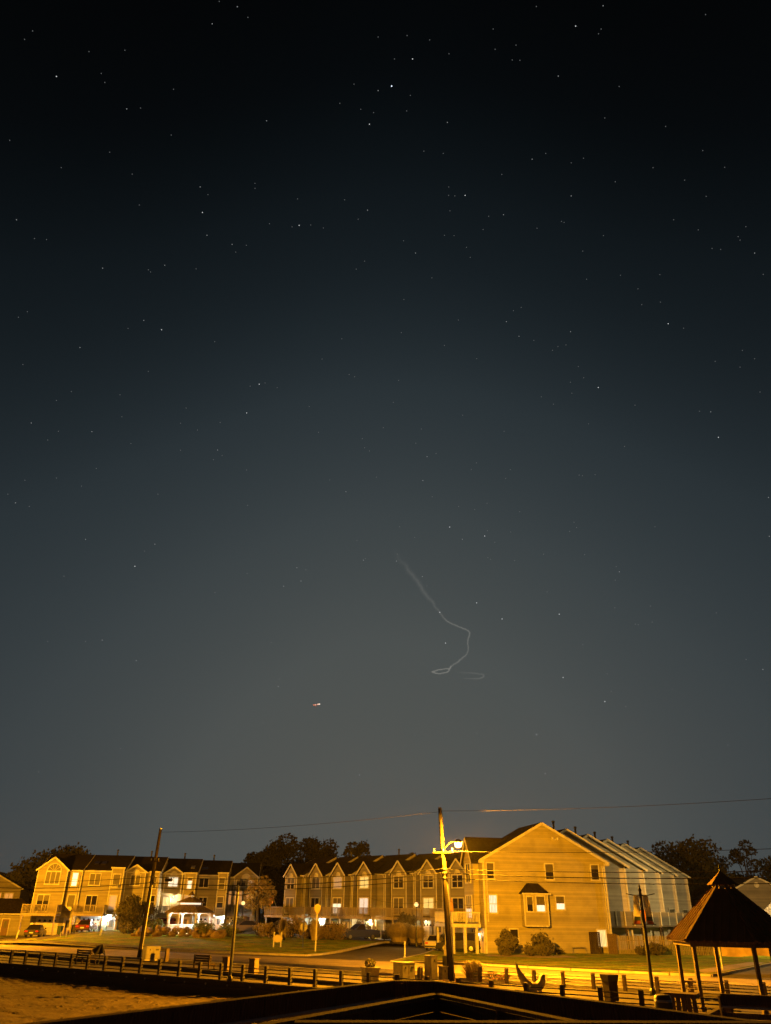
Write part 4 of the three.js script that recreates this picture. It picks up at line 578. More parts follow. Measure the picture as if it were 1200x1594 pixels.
// ---------------------------------------------------------------- cars
function car(label, x, z, turn, paint, o = {}) { // nose towards local +x
  const t = thing('parked_car', label, 'car', [x, (o.y ?? land(x, z) + 0.14), z], turn, 'parked cars'), L = o.L || 4.4, h = o.suv ? 1 : 0, W = 1.78, pm = std(paint, 0.25, { metalness: 0.3 });
  const hb = (o.suv ? 1.0 : 0.86), wb = L * 0.3, prof = [[-L / 2, 0.42], [-L / 2 + 0.05, 0.3], [L / 2 - 0.05, 0.28], [L / 2, 0.45], [L / 2 - 0.08, 0.68], [L * 0.24, hb], [-L * 0.3, hb + 0.04], [-L / 2 + 0.02, hb - 0.04]];
  const sh = new THREE.Shape(prof.map(([a, b]) => new THREE.Vector2(a, b))), eg = new THREE.ExtrudeGeometry(sh, { depth: W - 0.16, bevelEnabled: true, bevelThickness: 0.08, bevelSize: 0.06, bevelSegments: 2 }); eg.translate(0, 0, -(W - 0.16) / 2);
  const body = mesh('body', eg, pm, t);
  const top = o.suv ? 1.68 : 1.42, c0 = o.suv ? [-L * 0.47, -L * 0.42] : [-L * 0.4, -L * 0.2], c1 = o.pickup ? [L * 0.18, L * 0.02] : [L * 0.26, L * 0.06], a0 = o.pickup ? [-L * 0.12, -L * 0.1] : c0, w0 = W / 2 - 0.08, w1 = W / 2 - 0.26;
  const C = (xx, yy, zz) => V(xx, yy, zz), cab = [C(a0[0], hb, w0), C(c1[0], hb, w0), C(c1[0], hb, -w0), C(a0[0], hb, -w0), C(a0[1], top, w1), C(c1[1], top, w1), C(c1[1], top, -w1), C(a0[1], top, -w1)];
  const cb = mesh('cabin', new B().hexa(cab), pm, t);
  const mixq = (i, j, k, l, s, off) => { const c = [i, j, k, l].map((q) => cab[q].clone()), m = c.reduce((a, q) => a.add(q), V(0, 0, 0)).multiplyScalar(0.25), n = c[1].clone().sub(c[0]).cross(c[3].clone().sub(c[0])).normalize(); return c.map((q) => q.sub(m).multiplyScalar(s).add(m).addScaledVector(n, off)); };
  for (const [nm, q] of [['side_window', [0, 1, 5, 4]], ['windscreen', [1, 2, 6, 5]], ['side_window', [2, 3, 7, 6]], ['rear_window', [3, 0, 4, 7]]]) mesh(nm, new B().quad(...mixq(...q, 0.84, 0.012)), M.glass, cb);
  const wheel = new B().lathe([[0, -0.1], [0.2, -0.1], [0.33, -0.09], [0.34, 0], [0.33, 0.09], [0.2, 0.1], [0, 0.1]], 16).geo(), rim = new B().lathe([[0, -0.11], [0.2, -0.105], [0.2, 0.105], [0, 0.11]], 12).geo();
  for (const sx of [-1, 1]) for (const sz of [-1, 1]) { const w = mesh('wheel', wheel, M.dark, t); w.rotation.x = Math.PI / 2; w.position.set(sx * wb, 0.34, sz * (W / 2 - 0.1)); mesh('rim', rim, M.metal, w); }
  const lens = std([0.7, 0.7, 0.66], 0.15), red = std([0.45, 0.02, 0.02], 0.2);
  for (const s of [-1, 1]) { mesh('headlight', new B().box(L / 2 - 0.06, L / 2 + 0.075, 0.56, 0.7, s * 0.62 - 0.18, s * 0.62 + 0.18), lens, t); mesh('tail_light', new B().box(-L / 2 - 0.075, -L / 2 + 0.05, 0.62, 0.78, s * 0.66 - 0.16, s * 0.66 + 0.16), red, t); }
  mesh('number_plate', new B().box(-L / 2 - 0.09, -L / 2 - 0.05, 0.48, 0.62, -0.24, 0.24), M.trim, t); mesh('bumper', new B().box(-L / 2 - 0.1, -L / 2 - 0.02, 0.32, 0.46, -0.85, 0.85).box(L / 2 + 0.02, L / 2 + 0.1, 0.3, 0.44, -0.8, 0.8), o.chrome ? M.metal : M.darkMetal, t);
  mesh('mirror', new B().box(L * 0.16, L * 0.2, hb + 0.05, hb + 0.2, W / 2 + 0.02, W / 2 + 0.18).box(L * 0.16, L * 0.2, hb + 0.05, hb + 0.2, -W / 2 - 0.18, -W / 2 - 0.02), pm, t);
  return t;
}
const away = Math.PI / 2;
car('dark sedan parked nose in below the left end townhouse balcony', -44.6, -113.2, away + 0.15, [0.02, 0.018, 0.022]);
car('dark red car parked nose in under the cool white porch light', -38.9, -115.4, away + 0.1, [0.13, 0.016, 0.01]);
car('white car facing out of the garage at the right end of the left row', -20.7, -124.5, -away + 0.2, [0.7, 0.7, 0.7]);
car('bronze dark sedan parked side on behind the small pale tree', -17.2, -111.6, Math.PI + 0.1, [0.14, 0.1, 0.06], { L: 4.7 });
car('dark car half hidden by the dry bushes left of the middle row', -13.0, -112.5, Math.PI + 0.3, [0.12, 0.11, 0.1]);
car('dark sedan with a shiny bonnet parked left of the blue pickup', -6.2, -109.5, away + 0.5, [0.14, 0.14, 0.15]);
car('dark blue pickup parked in front of the yellow lit middle townhouse', -2.6, -105.6, Math.PI + 0.55, [0.04, 0.05, 0.2], { suv: true, pickup: true, L: 5.2, chrome: true });
car('white hatchback standing at the end of the side street', 6.2, -96.2, away - 0.25, [0.6, 0.58, 0.52], { L: 3.9, y: 0.02 });
car('black car under the deck of the cream gable house', 8.0, -88.6, Math.PI - 0.2, [0.012, 0.012, 0.014], { suv: true });

// ---------------------------------------------------------------- utility poles, wires, street lamps
const litLens = (rgb, k) => lit(rgb, k);
function utilityPole(label, base, top, o = {}) {
  const t = thing('utility_pole', label, 'utility pole', base.toArray()), d = top.clone().sub(base);
  const at = (y) => d.clone().multiplyScalar(y / d.y);
  mesh('shaft', new B().tube([V(0, -0.5, 0), at(d.y * 0.5), at(d.y)], [0.2, 0.165, 0.12], 12), M.pole, t);
  mesh('cap', new B().lathe([[0.13, -0.02], [0.13, 0.04], [0, 0.07]], 10, at(d.y)), M.galv, t);
  for (const y of o.arms || []) { const q = at(y), w = o.armW || 0.8; const a = mesh('crossarm', new B().bar(q.clone().add(V(-w * FE[0], 0, -w * FE[1] + 0.15)), q.clone().add(V(w * FE[0], 0, w * FE[1] + 0.15)), 0.09, 0.1), M.timber, t); for (const k of [-0.9, 0, 0.9]) mesh('insulator', new B().lathe([[0.03, 0], [0.06, 0.06], [0.035, 0.1], [0.06, 0.15], [0, 0.18]], 8, q.clone().add(V(k * w * FE[0], 0.05, k * w * FE[1] + 0.15))), M.galv, a); }
  for (const y of o.clamps || []) mesh('wire_clamp', new B().lathe([[0.19, -0.06], [0.21, 0], [0.19, 0.06]], 10, at(y)), M.darkMetal, t);
  mesh('conduit', new B().tube([at(0.1).add(V(0.17, 0, 0.14)), at(d.y * 0.55).add(V(0.14, 0, 0.13))], 0.045, 6), M.galv, t);
  if (o.lamp) {
    const [dx, dz, y, I] = o.lamp, q = at(y), arm = []; for (let k = 0; k <= 6; k++) { const f = k / 6; arm.push(q.clone().add(V(dx * f, 0.5 * Math.sin(f * Math.PI * 0.62), dz * f))); }
    mesh('lamp_arm', new B().tube(arm, 0.04, 8), M.darkMetal, t);
    const e = arm[6].clone().add(V(dx * 0.2, -0.02, dz * 0.2)), head = mesh('lamp_hood', new B().lathe([[0.24, -0.04], [0.27, 0.0], [0.22, 0.1], [0.1, 0.17], [0, 0.18]], 16, e), M.galv, t);
    mesh('lamp_lens', new B().lathe([[0.1, -0.33], [0.19, -0.27], [0.235, -0.16], [0.24, -0.05], [0, -0.05]], 16, e), lit([1, 0.55, 0.13], 12), head);
    mesh('added_baffle', new B().lathe([[0, -0.37], [0.15, -0.36], [0.17, -0.335], [0.05, -0.34], [0, -0.345]], 16, e), M.galv, head);  // opaque disc added under the lens to cut the light going straight down
    const p = new THREE.PointLight(new THREE.Color().setRGB(...SODIUM), I); p.position.copy(e).add(V(0, -0.18, 0)); p.castShadow = true; p.shadow.radius = 8; p.shadow.mapSize.set(2048, 2048); p.shadow.camera.far = 250; head.add(p);
  }
  return { at: (y, dx = 0, dz = 0) => base.clone().add(at(y)).add(V(dx, 0, dz)), t };
}
const poleR = utilityPole('leaning utility pole carrying the glowing orange street lamp', V(4.36, 0, -53.58), V(3.86, 9.72, -53.6), { arms: [7.05], armW: 0.75, clamps: [6.08, 5.85, 5.56], lamp: [0.75, 0.9, 7.15, 11000] });
const poleL = utilityPole('bare utility pole rising in front of the left row', V(-19.43, 0, -71.54), V(-19.12, 9.78, -71.54), { arms: [7.2], armW: 0.5, clamps: [6.0, 5.6, 5.2] });
const poleFarL = utilityPole('utility pole with a street lamp beyond the left edge of the view', V(-48.4, 0, -93.0), V(-48.4, 9.8, -93.0), { clamps: [6.4, 5.6, 5.2], lamp: [0.9, -0.9, 7.6, 5800] });
const poleFarR = utilityPole('utility pole beyond the right edge of the view', V(30.5, 0, -34.6), V(30.5, 9.7, -34.6), { clamps: [6, 5.6, 5.3] });
function wire(label, a, b, sag, r = 0.018, m = M.wire) { const p = []; for (let k = 0; k <= 20; k++) { const f = k / 20, q = a.clone().lerp(b, f); q.y -= sag * 4 * f * (1 - f); p.push(q); } return tag(mesh('overhead_wire', new B().tube(p, r, 5), m), label, 'wire', 'overhead wires'); }
wire('topmost thin wire from the left utility pole to the lamp pole', poleL.at(9.5), poleR.at(9.5), 0.25, 0.012, M.wirePale);
wire('topmost thin wire from the lamp pole off to the right', poleR.at(9.55), poleFarR.at(9.4), 0.4, 0.012, M.wirePale);
wire('second highest wire from the lamp pole crossing the cream gable', poleR.at(7.1, 0.6, 0.4), poleFarR.at(7.0), 0.35, 0.014);
for (const [n, yl, yr, s, r] of [['upper', 6.0, 6.08, 0.35, 0.02], ['middle', 5.55, 5.85, 0.42, 0.028], ['lower', 5.2, 5.56, 0.4, 0.022]]) {
  wire(n + ' of three close wires strung between the two utility poles', poleL.at(yl, 0.12, 0.12), poleR.at(yr, -0.1, 0.16), s, r);
  wire(n + ' of three close wires running left from the left utility pole', poleFarL.at(yl + 0.2), poleL.at(yl, -0.1, 0.12), s, r);
  wire(n + ' of three close wires running right across the cream gable', poleR.at(yr, 0.12, 0.16), poleFarR.at(yr - 0.1), s, r);
}
wire('thin service wire from the lamp pole down to the middle row', poleR.at(4.3), V(-2.0, 5.6, -118.4), 0.5, 0.012, M.wirePale);
wire('thin service wire from the lamp pole to the cream house', poleR.at(4.35), V(10.3, 4.6, -86), 0.3, 0.012, M.wirePale);
{ const q = poleL.at(5.2).lerp(poleR.at(5.56), 0.075); q.y = 5.75; const t = thing('splice_case', 'black splice case hanging on the wires beside the left utility pole', 'splice case', q.toArray(), TURN); mesh('case', new B().tube([V(-0.42, 0, 0), V(-0.36, 0, 0), V(0.36, 0, 0), V(0.42, 0, 0)], [0.05, 0.12, 0.12, 0.05], 8), M.dark, t); mesh('hanger', new B().box(-0.3, -0.26, 0, 0.2, -0.02, 0.02).box(0.26, 0.3, 0, 0.2, -0.02, 0.02), M.dark, t); }
function globeLamp(label, x, y, z, cd) {
  const g0 = land(x, z) + 0.1, t = thing('globe_lamp', label, 'lamp post', [x, g0, z]), h = y - g0;
  mesh('post', new B().lathe([[0.14, -0.2], [0.14, 0.25], [0.07, 0.4], [0.05, h - 0.35], [0.09, h - 0.3], [0.1, h - 0.22]], 10), M.darkMetal, t);
  const gl = mesh('globe', new THREE.SphereGeometry(0.24, 16, 12), lit([1, 0.6, 0.22], 1.8), t); gl.position.y = h;
  const p = new THREE.PointLight(new THREE.Color().setRGB(1, 0.56, 0.14), cd); p.position.y = h; p.castShadow = true; p.shadow.radius = 8; t.add(p);
}
globeLamp('glowing globe lamp post in front of the orange lit left row end house', -15.94 * 1.12, 4.42, -112, 45);
globeLamp('glowing globe lamp post beside the ornamental grass mound', 4.23, 4.44, -100, 55);

// ---------------------------------------------------------------- banner poles
function bannerPole(label, x, z, h, banners) {
  const t = thing('banner_pole', label, 'banner pole', [x, 0, z], TURN * 0.6);
  mesh('shaft', new B().lathe([[0.17, 0], [0.17, 0.16], [0.1, 0.3], [0.085, h - 0.5], [0.065, h - 0.4]], 10), M.darkMetal, t);
  mesh('finial', new B().lathe([[0.065, h - 0.4], [0.1, h - 0.3], [0.04, h - 0.2], [0.06, h - 0.1], [0, h]], 10), M.darkMetal, t);
  mesh('arm', new B().tube([V(-0.75, h - 0.48, 0), V(-0.35, h - 0.56, 0), V(0.35, h - 0.56, 0), V(0.75, h - 0.48, 0)], 0.028, 6), M.darkMetal, t);
  if (banners) {
    mesh('arm', new B().tube([V(-0.62, h - 1.95, 0), V(0.62, h - 1.95, 0)], 0.025, 6), M.darkMetal, t);
    for (const s of [-1, 1]) {
      const b = new B(), N = 10, P = (i, j) => { const f = i / N, w = 0.27 + 0.04 * Math.sin(f * 5), sw = 0.2 * f * f * s; return V(s * 0.1 + s * j * w + sw * (0.4 + j * 0.6), h - 0.56 - 1.38 * f, 0.05 * Math.sin(f * 7 + j * 3) + 0.03); };
      for (let i = 0; i < N; i++) for (const [j0, j1] of [[0, 0.34], [0.34, 0.67], [0.67, 1]]) b.quad(P(i, j0), P(i, j1), P(i + 1, j1), P(i + 1, j0));
      const cols = document.createElement('canvas'); cols.width = 64; cols.height = 256; const c = cols.getContext('2d'); c.fillStyle = '#8e8872'; c.fillRect(0, 0, 64, 256); c.fillStyle = '#232c20'; c.beginPath(); c.moveTo(0, 196); c.bezierCurveTo(20, 180, 44, 200, 64, 186); c.lineTo(64, 226); c.lineTo(0, 226); c.fill(); c.fillStyle = '#6a3420'; c.fillRect(0, 226, 64, 30);
      const tx = new THREE.CanvasTexture(cols); tx.colorSpace = THREE.SRGBColorSpace; const m = new THREE.MeshPhysicalMaterial({ map: tx, roughness: 1, transmission: 0.45, thickness: 0, side: THREE.DoubleSide });
      const g = b.geo(true), pp = g.attributes.position, uu = g.attributes.uv; for (let i = 0; i < pp.count; i++) { uu.setXY(i, Math.min(1, Math.max(0, (s * pp.getX(i) - 0.1) / 0.5)), (pp.getY(i) - (h - 1.94)) / 1.38); }
      const bm = mesh('banner', g, m, t); 
    }
  }
  return t;
}
bannerPole('slim dark lamp post with a bare arm standing at the sea fence on the left', -8.5, -50.9, 4.96, false);
bannerPole('dark pole with two cream and red banners left of the pavilion', 14.2, -46.5, 5.15, true);

{ // street lamp beyond the right edge: the amber light on the stepped gables and the right hand lawn
  const t = thing('street_lamp', 'tall street lamp standing beyond the right edge of the view', 'street lamp', [47.4, 0.1, -90], 0);
  mesh('shaft', new B().lathe([[0.16, -0.2], [0.15, 0.4], [0.1, 0.5], [0.07, 8.6]], 10), M.galv, t); mesh('lamp_arm', new B().tube([V(0, 8.5, 0), V(-0.4, 8.85, 0), V(-1.2, 8.95, 0)], 0.045, 8), M.galv, t);
  const h = mesh('lamp_hood', new B().lathe([[0.24, -0.04], [0.27, 0], [0.22, 0.1], [0, 0.18]], 16, V(-1.4, 8.9, 0)), M.galv, t); mesh('lamp_lens', new B().lathe([[0, -0.26], [0.17, -0.22], [0.22, -0.14], [0.225, -0.05], [0, -0.05]], 16, V(-1.4, 8.9, 0)), lit([1, 0.7, 0.3], 6), h);
  const p = new THREE.PointLight(new THREE.Color().setRGB(1, 0.66, 0.22), 950); p.position.set(-1.4, 8.76, 0); p.castShadow = true; p.shadow.radius = 6; h.add(p);
}
const STARS = [
  [-19.34,59.64,2],[-21.8,58.28,2],[-21.51,59.56,1],[-17.91,59.28,1],[-38.7,52.59,1],[-38.33,53.24,1],[-35.16,51.67,3],[-31.48,53.06,1],[-30.94,52.68,1],[-24.37,53.98,1],[-28.33,51.81,2],[-27.09,52.19,1],[-29.97,54.88,1],[-33.14,53.85,1],
  [-1.76,59.55,1],[-4.49,56.84,1],[-1.58,56.56,2],[-6.03,55.65,1],[-3.55,55.42,1],[-2.48,54.57,3],[-2.04,55.27,1],[-14.1,53.88,2],[-23.61,51.36,1],[-28.81,48.97,1],[-36.99,47.0,1],[-26.36,48.23,1],[-32.42,46.88,1],[-19.84,48.85,2],
  [-18.96,48.51,1],[-25.09,46.54,1],[-19.19,47.31,3],[-14.45,49.95,1],[-14.38,49.64,1],[-34.51,42.75,2],[-4.87,49.78,1],[-9.86,49.48,1],[-2.37,49.21,2],[-3.33,48.59,1],[-6.92,47.82,1],[-8.25,47.92,1],[-9.44,47.79,3],[-10.15,47.62,1],
  [-12.47,47.58,1],[-18.39,45.94,2],[-15.87,45.74,2],[-14.49,45.88,1],[-15.42,45.29,1],[-32.77,42.1,1],[-31.86,42.33,1],[-26.89,41.85,2],[-21.72,43.27,2],[-23.06,42.67,1],[-22.83,42.57,1],[-18.87,43.58,1],[-2.5,45.82,1],[-3.32,45.25,1],
  [-31.66,37.49,1],[-32.17,36.95,1],[-22.55,39.28,2],[-23.7,38.46,1],[-20.91,38.96,3],[-27.1,36.3,2],[-30.88,34.07,1],[-16.15,38.95,1],[-21.34,35.92,1],[-4.43,40.33,1],[-6.18,38.78,1],[-12.5,36.24,1],[-11.72,36.47,3],[-11.21,36.62,1],
  [-10.08,36.38,1],[-3.58,37.79,1],[-3.06,37.65,1],[-27.83,32.39,1],[-26.92,33.24,1],[-23.2,33.86,1],[-12.53,34.28,3],[-17.71,33.92,1],[-17.96,32.78,1],[-14.69,33.31,1],[-16.5,32.51,1],[-22.7,32.39,1],[-29.17,30.46,2],[-27.72,29.62,1],
  [-24.71,30.9,2],[-27.13,30.38,1],[-21.59,30.67,1],[-17.6,30.86,1],[-14.59,31.3,2],[-14.16,30.95,1],[-14.83,30.56,1],[-7.07,35.26,1],[-6.08,33.42,1],[-2.16,33.12,1],[-1.93,32.45,1],[-1.5,32.22,1],[-0.3,33.97,1],[-23.78,28.46,1],
  [-26.45,27.22,1],[-28.55,26.59,1],[-24.56,27.04,1],[-29.42,25.42,1],[-28.77,24.96,2],[-27.8,24.93,1],[-11.98,30.13,1],[-3.42,29.12,2],[-4.85,29.93,1],[-0.82,30.28,1],[-18.8,27.47,1],[-11.57,27.54,1],[18.09,60.06,1],[25.6,58.83,2],
  [22.21,58.36,3],[24.89,57.69,1],[24.52,57.5,1],[35.26,55.83,1],[12.61,59.47,1],[15.14,58.33,1],[12.63,58.36,1],[15.39,57.45,1],[14.51,57.57,1],[4.71,59.36,1],[1.88,59.65,1],[0.33,58.37,1],[2.55,58.36,3],[0.02,56.84,4],
  [2.26,56.3,1],[1.83,55.4,1],[6.51,54.59,2],[7.03,58.51,1],[19.44,56.0,2],[25.53,54.26,1],[23.5,52.8,1],[29.03,51.01,1],[31.67,48.77,1],[33.06,47.29,1],[27.06,48.93,1],[29.53,47.5,1],[23.37,48.86,1],[20.71,50.85,1],
  [15.5,51.58,2],[19.43,50.78,1],[16.98,51.74,1],[3.75,52.95,1],[5.91,52.74,1],[12.15,51.0,1],[18.95,48.76,2],[8.1,49.99,3],[7.0,50.02,1],[6.34,50.09,1],[6.38,50.62,1],[6.42,49.09,1],[10.43,48.47,1],[11.97,48.44,2],
  [9.77,47.66,1],[17.67,47.3,1],[17.9,47.2,1],[15.2,47.19,1],[21.4,45.74,1],[29.63,44.24,1],[30.96,46.06,1],[27.82,45.38,1],[1.49,47.24,1],[6.75,47.44,1],[5.75,47.51,1],[7.96,46.6,1],[8.29,45.91,1],[2.72,46.41,2],
  [4.35,44.69,1],[1.53,43.24,1],[19.28,45.08,1],[19.25,43.18,1],[22.31,42.9,1],[25.67,42.24,1],[23.6,41.72,1],[23.67,40.62,1],[25.25,40.46,1],[12.9,42.08,1],[12.14,41.93,1],[11.39,41.23,2],[12.45,40.1,2],[13.77,39.67,1],
  [17.16,39.86,2],[15.88,38.98,1],[16.61,39.0,1],[15.36,38.78,1],[6.82,41.66,1],[5.41,39.91,1],[8.39,38.82,1],[1.28,40.91,1],[1.06,37.47,1],[25.52,38.91,3],[26.66,38.34,1],[30.64,35.81,1],[31.35,35.05,1],[30.17,34.78,1],
  [28.48,35.61,1],[17.44,37.35,1],[16.6,36.34,1],[17.78,36.5,1],[18.89,35.64,3],[16.6,35.55,1],[13.93,35.6,1],[14.92,34.96,1],[21.65,33.93,1],[27.3,32.35,2],[26.49,32.57,1],[27.44,30.53,3],[17.67,33.19,1],[20.3,31.18,1],
  [6.85,34.79,1],[3.11,33.88,1],[3.59,31.81,2],[2.61,32.83,1],[4.39,32.03,1],[7.87,31.21,1],[7.4,30.75,1],[10.73,30.54,1],[10.29,29.92,1],[3.2,30.03,2],[3.98,28.81,1],[16.37,29.61,1],[17.64,29.49,1],[16.63,29.54,1],
  [29.86,25.83,2],[33.45,41.58,2],[33.37,43.35,1],[32.65,42.69,1],[32.58,42.94,1],[33.62,40.11,1],[31.0,42.56,1],[30.35,42.81,1],[0.57,35.86,1],[10.44,33.39,1],[31.11,32.82,1],[-23.45,23.45,2],[-18.39,23.89,2],[-19.06,23.29,1],
  [-19.57,22.13,3],[-24.37,20.7,1],[-7.13,23.25,2],[-6.4,23.13,1],[-6.72,22.28,2],[-8.07,21.82,2],[-2.34,25.5,1],[-1.76,24.03,2],[-1.61,24.15,1],[-11.04,22.55,1],[-13.34,20.94,1],[-24.48,16.2,1],[-22.0,16.52,1],[-20.9,16.75,2],
  [-18.32,15.61,2],[-7.85,15.09,1],[-7.88,14.56,2],[-8.68,17.67,1],[-8.77,11.98,1],[-1.6,8.63,2],[-18.38,9.7,1],[-23.25,7.86,1],[5.39,26.51,3],[6.4,25.57,2],[8.25,25.74,3],[8.49,26.13,1],[9.04,25.24,1],[6.2,28.02,1],
  [8.59,28.16,1],[2.46,25.78,1],[1.2,26.57,1],[1.03,24.53,1],[0.95,24.0,2],[3.07,22.85,2],[3.42,22.15,1],[4.41,20.19,3],[7.34,20.82,3],[9.25,19.58,3],[4.8,17.93,3],[8.42,24.13,1],[8.62,24.0,1],[10.54,23.81,1],
  [10.4,25.93,1],[15.52,26.25,1],[15.67,25.85,1],[15.09,25.63,1],[12.87,24.13,1],[16.05,23.83,1],[18.48,22.35,2],[18.3,22.74,1],[18.09,21.79,1],[13.63,19.7,3],[20.35,19.72,1],[17.79,19.85,1],[19.29,18.51,1],[19.09,18.57,1],
  [20.29,18.6,1],[24.75,18.74,1],[15.13,17.43,1],[13.46,15.21,3],[16.63,15.29,1],[16.23,13.41,3],[16.77,14.08,1],[17.63,12.99,1],[20.93,13.94,1],[26.95,14.7,2],[26.05,15.45,1],[11.2,11.35,3],[6.93,11.53,1],[2.4,11.37,1],
  [1.65,10.68,1],[1.18,9.36,1],[11.59,8.73,2],[23.85,10.11,1],[29.29,23.27,2],[12.87,21.36,1],[21.6,25.2,1],[11.25,27.38,1],[7.54,27.75,1],
];

// ---------------------------------------------------------------- pavilion by the promenade
{
  const t = thing('pavilion', 'hexagonal pavilion with a ribbed dark metal roof and small cupola at the right edge', 'pavilion', [16.1, 0, -39.87]), R = 2.9, RT2 = 0.5, Y0 = 2.6, Y1 = 4.71, ph = THREE.MathUtils.degToRad(33), roofM = std([0.16, 0.1, 0.062], 0.85, { specularIntensity: 0.3, map: rep(T.blotch, 2) });
  const P = (k, r, y) => V(r * Math.cos(ph + k * Math.PI / 3), y, r * Math.sin(ph + k * Math.PI / 3));
  for (let k = 0; k < 6; k++) {
    const a = P(k, R, Y0), b = P(k + 1, R, Y0), c = P(k + 1, RT2, Y1), d = P(k, RT2, Y1), th = V(0, 0.06, 0);
    const f = mesh('roof_panel', new B().hexa([b, a, d, c, ...[b, a, d, c].map((q) => q.clone().add(th))]), roofM, t);
    const m0 = a.clone().lerp(b, 0.5), m1 = d.clone().lerp(c, 0.5), fall = m1.clone().sub(m0), nrm = b.clone().sub(a).cross(fall).normalize(); if (nrm.y < 0) nrm.negate();
    const side = b.clone().sub(a).normalize(), half = a.distanceTo(b) / 2, top = d.distanceTo(c) / 2;
    for (let j = -4; j <= 4; j++) { const off = j / 4.4 * half, q = Math.abs(off) <= top ? 1 : 1 - (Math.abs(off) - top) / (half - top); if (q < 0.06) continue; const s0 = m0.clone().addScaledVector(side, off).addScaledVector(nrm, 0.055), s1 = s0.clone().addScaledVector(fall, q); mesh('standing_seam', new B().bar(s0, s1, 0.07, 0.1, nrm), roofM, f); }
    mesh('hip_cap', new B().bar(a.clone().add(V(0, 0.09, 0)), d.clone().add(V(0, 0.09, 0)), 0.13, 0.09), roofM, f);
    mesh('eave_beam', new B().bar(P(k, R - 0.3, Y0 - 0.08), P(k + 1, R - 0.3, Y0 - 0.08), 0.1, 0.16), M.timberPale, t);
    const p = P(k, R - 0.42, 0); const po = mesh('post', new B().box(p.x - 0.075, p.x + 0.075, 0, Y0 - 0.02, p.z - 0.075, p.z + 0.075), M.timberPale, t); mesh('post_base', new B().box(p.x - 0.11, p.x + 0.11, 0.006, 0.18, p.z - 0.11, p.z + 0.11), M.timberPale, po);
    const cp = P(k, 0.42, Y1); mesh('cupola_post', new B().box(cp.x - 0.04, cp.x + 0.04, Y1, Y1 + 0.28, cp.z - 0.04, cp.z + 0.04), M.timberPale, t);
    mesh('cupola_roof', new B().tri(P(k + 1, 0.7, Y1 + 0.24), P(k, 0.7, Y1 + 0.24), V(0, Y1 + 0.84, 0)).tri(P(k, 0.7, Y1 + 0.22), P(k + 1, 0.7, Y1 + 0.22), V(0, Y1 + 0.42, 0)), roofM, t);
  }
  mesh('finial', new B().lathe([[0.05, 0], [0.03, 0.1], [0.05, 0.16], [0, 0.3]], 8, V(0, Y1 + 0.8, 0)), M.darkMetal, t);
  // picnic table inside
  const q = thing('picnic_table', 'wooden picnic table standing just behind the pavilion', 'table', [16.2, 0.006, -44.4], -0.25);
  for (let k = 0; k < 5; k++) mesh('top_plank', new B().box(-1.0, 1.0, 0.72, 0.76, -0.4 + k * 0.165, -0.4 + k * 0.165 + 0.15), M.timberPale, q);
  for (const s of [-1, 1]) { for (const j of [0, 1]) mesh('seat_plank', new B().box(-1.0, 1.0, 0.43, 0.47, s * 0.62 + j * 0.15 - 0.15, s * 0.62 + j * 0.15 - 0.01), M.timberPale, q); mesh('leg_frame', new B().bar(V(s * 0.75, 0, -0.6), V(s * 0.75, 0.72, -0.2), 0.09, 0.05).bar(V(s * 0.75, 0, 0.6), V(s * 0.75, 0.72, 0.2), 0.09, 0.05).bar(V(s * 0.75, 0.4, -0.7), V(s * 0.75, 0.4, 0.7), 0.05, 0.09), M.timberPale, q); }
}

// ---------------------------------------------------------------- promenade furniture
function cabinet(label, x, z, turn, w, d, h, doors = 2) {
  const t = thing('utility_cabinet', label, 'utility cabinet', [x, 0.006, z], turn), m = std([0.22, 0.2, 0.155], 0.55, { map: rep(T.blotch, 0.8) });
  mesh('plinth', new B().box(-w / 2 - 0.06, w / 2 + 0.06, 0, 0.08, -d / 2 - 0.06, d / 2 + 0.06), M.kerb, t);
  mesh('body', new B().box(-w / 2, w / 2, 0.08, h, -d / 2, d / 2), m, t);
  mesh('lid', new B().box(-w / 2 - 0.03, w / 2 + 0.03, h, h + 0.05, -d / 2 - 0.03, d / 2 + 0.04), m, t);
  for (let k = 0; k < doors; k++) { const x0 = -w / 2 + k * w / doors + 0.03, x1 = -w / 2 + (k + 1) * w / doors - 0.03, dr = mesh('door', new B().box(x0, x1, 0.14, h - 0.05, d / 2 + 0.002, d / 2 + 0.03), m, t); mesh('handle', new B().box(lerp(x0, x1, k ? 0.3 : 0.45), lerp(x0, x1, k ? 0.8 : 0.6), h - 0.26, h - 0.15, d / 2 + 0.03, d / 2 + 0.05), M.dark, dr); }
  return t;
}
cabinet('double door utility cabinet at the foot of the left utility pole', -18.1, -70.0, 0.62, 1.15, 0.8, 0.95);
cabinet('squat double door utility cabinet near the middle of the promenade', 1.45, -51.7, 0.62, 0.95, 0.85, 0.98);
cabinet('tall narrow utility cabinet left of the street lamp pole', 3.1, -53.1, 0.7, 0.55, 0.55, 1.28, 1);
cabinet('low pale pedestal box between the tall cabinet and the dark sign', 3.85, -53.4, 0.5, 0.42, 0.35, 0.72, 1);
function stub(label, x, z, h, w, m, tilt = 0) { const t = thing('marker_post', label, 'post', [x, 0.006, z], rr(0, 1)); t.rotation.z = tilt; mesh('shaft', new B().box(-w / 2, w / 2, -0.05, h, -w / 2, w / 2), m, t); mesh('cap', new B().hexa([V(-w * 0.6, h, w * 0.6), V(w * 0.6, h, w * 0.6), V(w * 0.6, h, -w * 0.6), V(-w * 0.6, h, -w * 0.6), V(-w * 0.3, h + 0.06, w * 0.3), V(w * 0.3, h + 0.06, w * 0.3), V(w * 0.3, h + 0.06, -w * 0.3), V(-w * 0.3, h + 0.06, -w * 0.3)]), m, t); return t; }
stub('short square post between the two middle utility cabinets', 2.45, -53.2, 0.68, 0.24, M.timberPale);
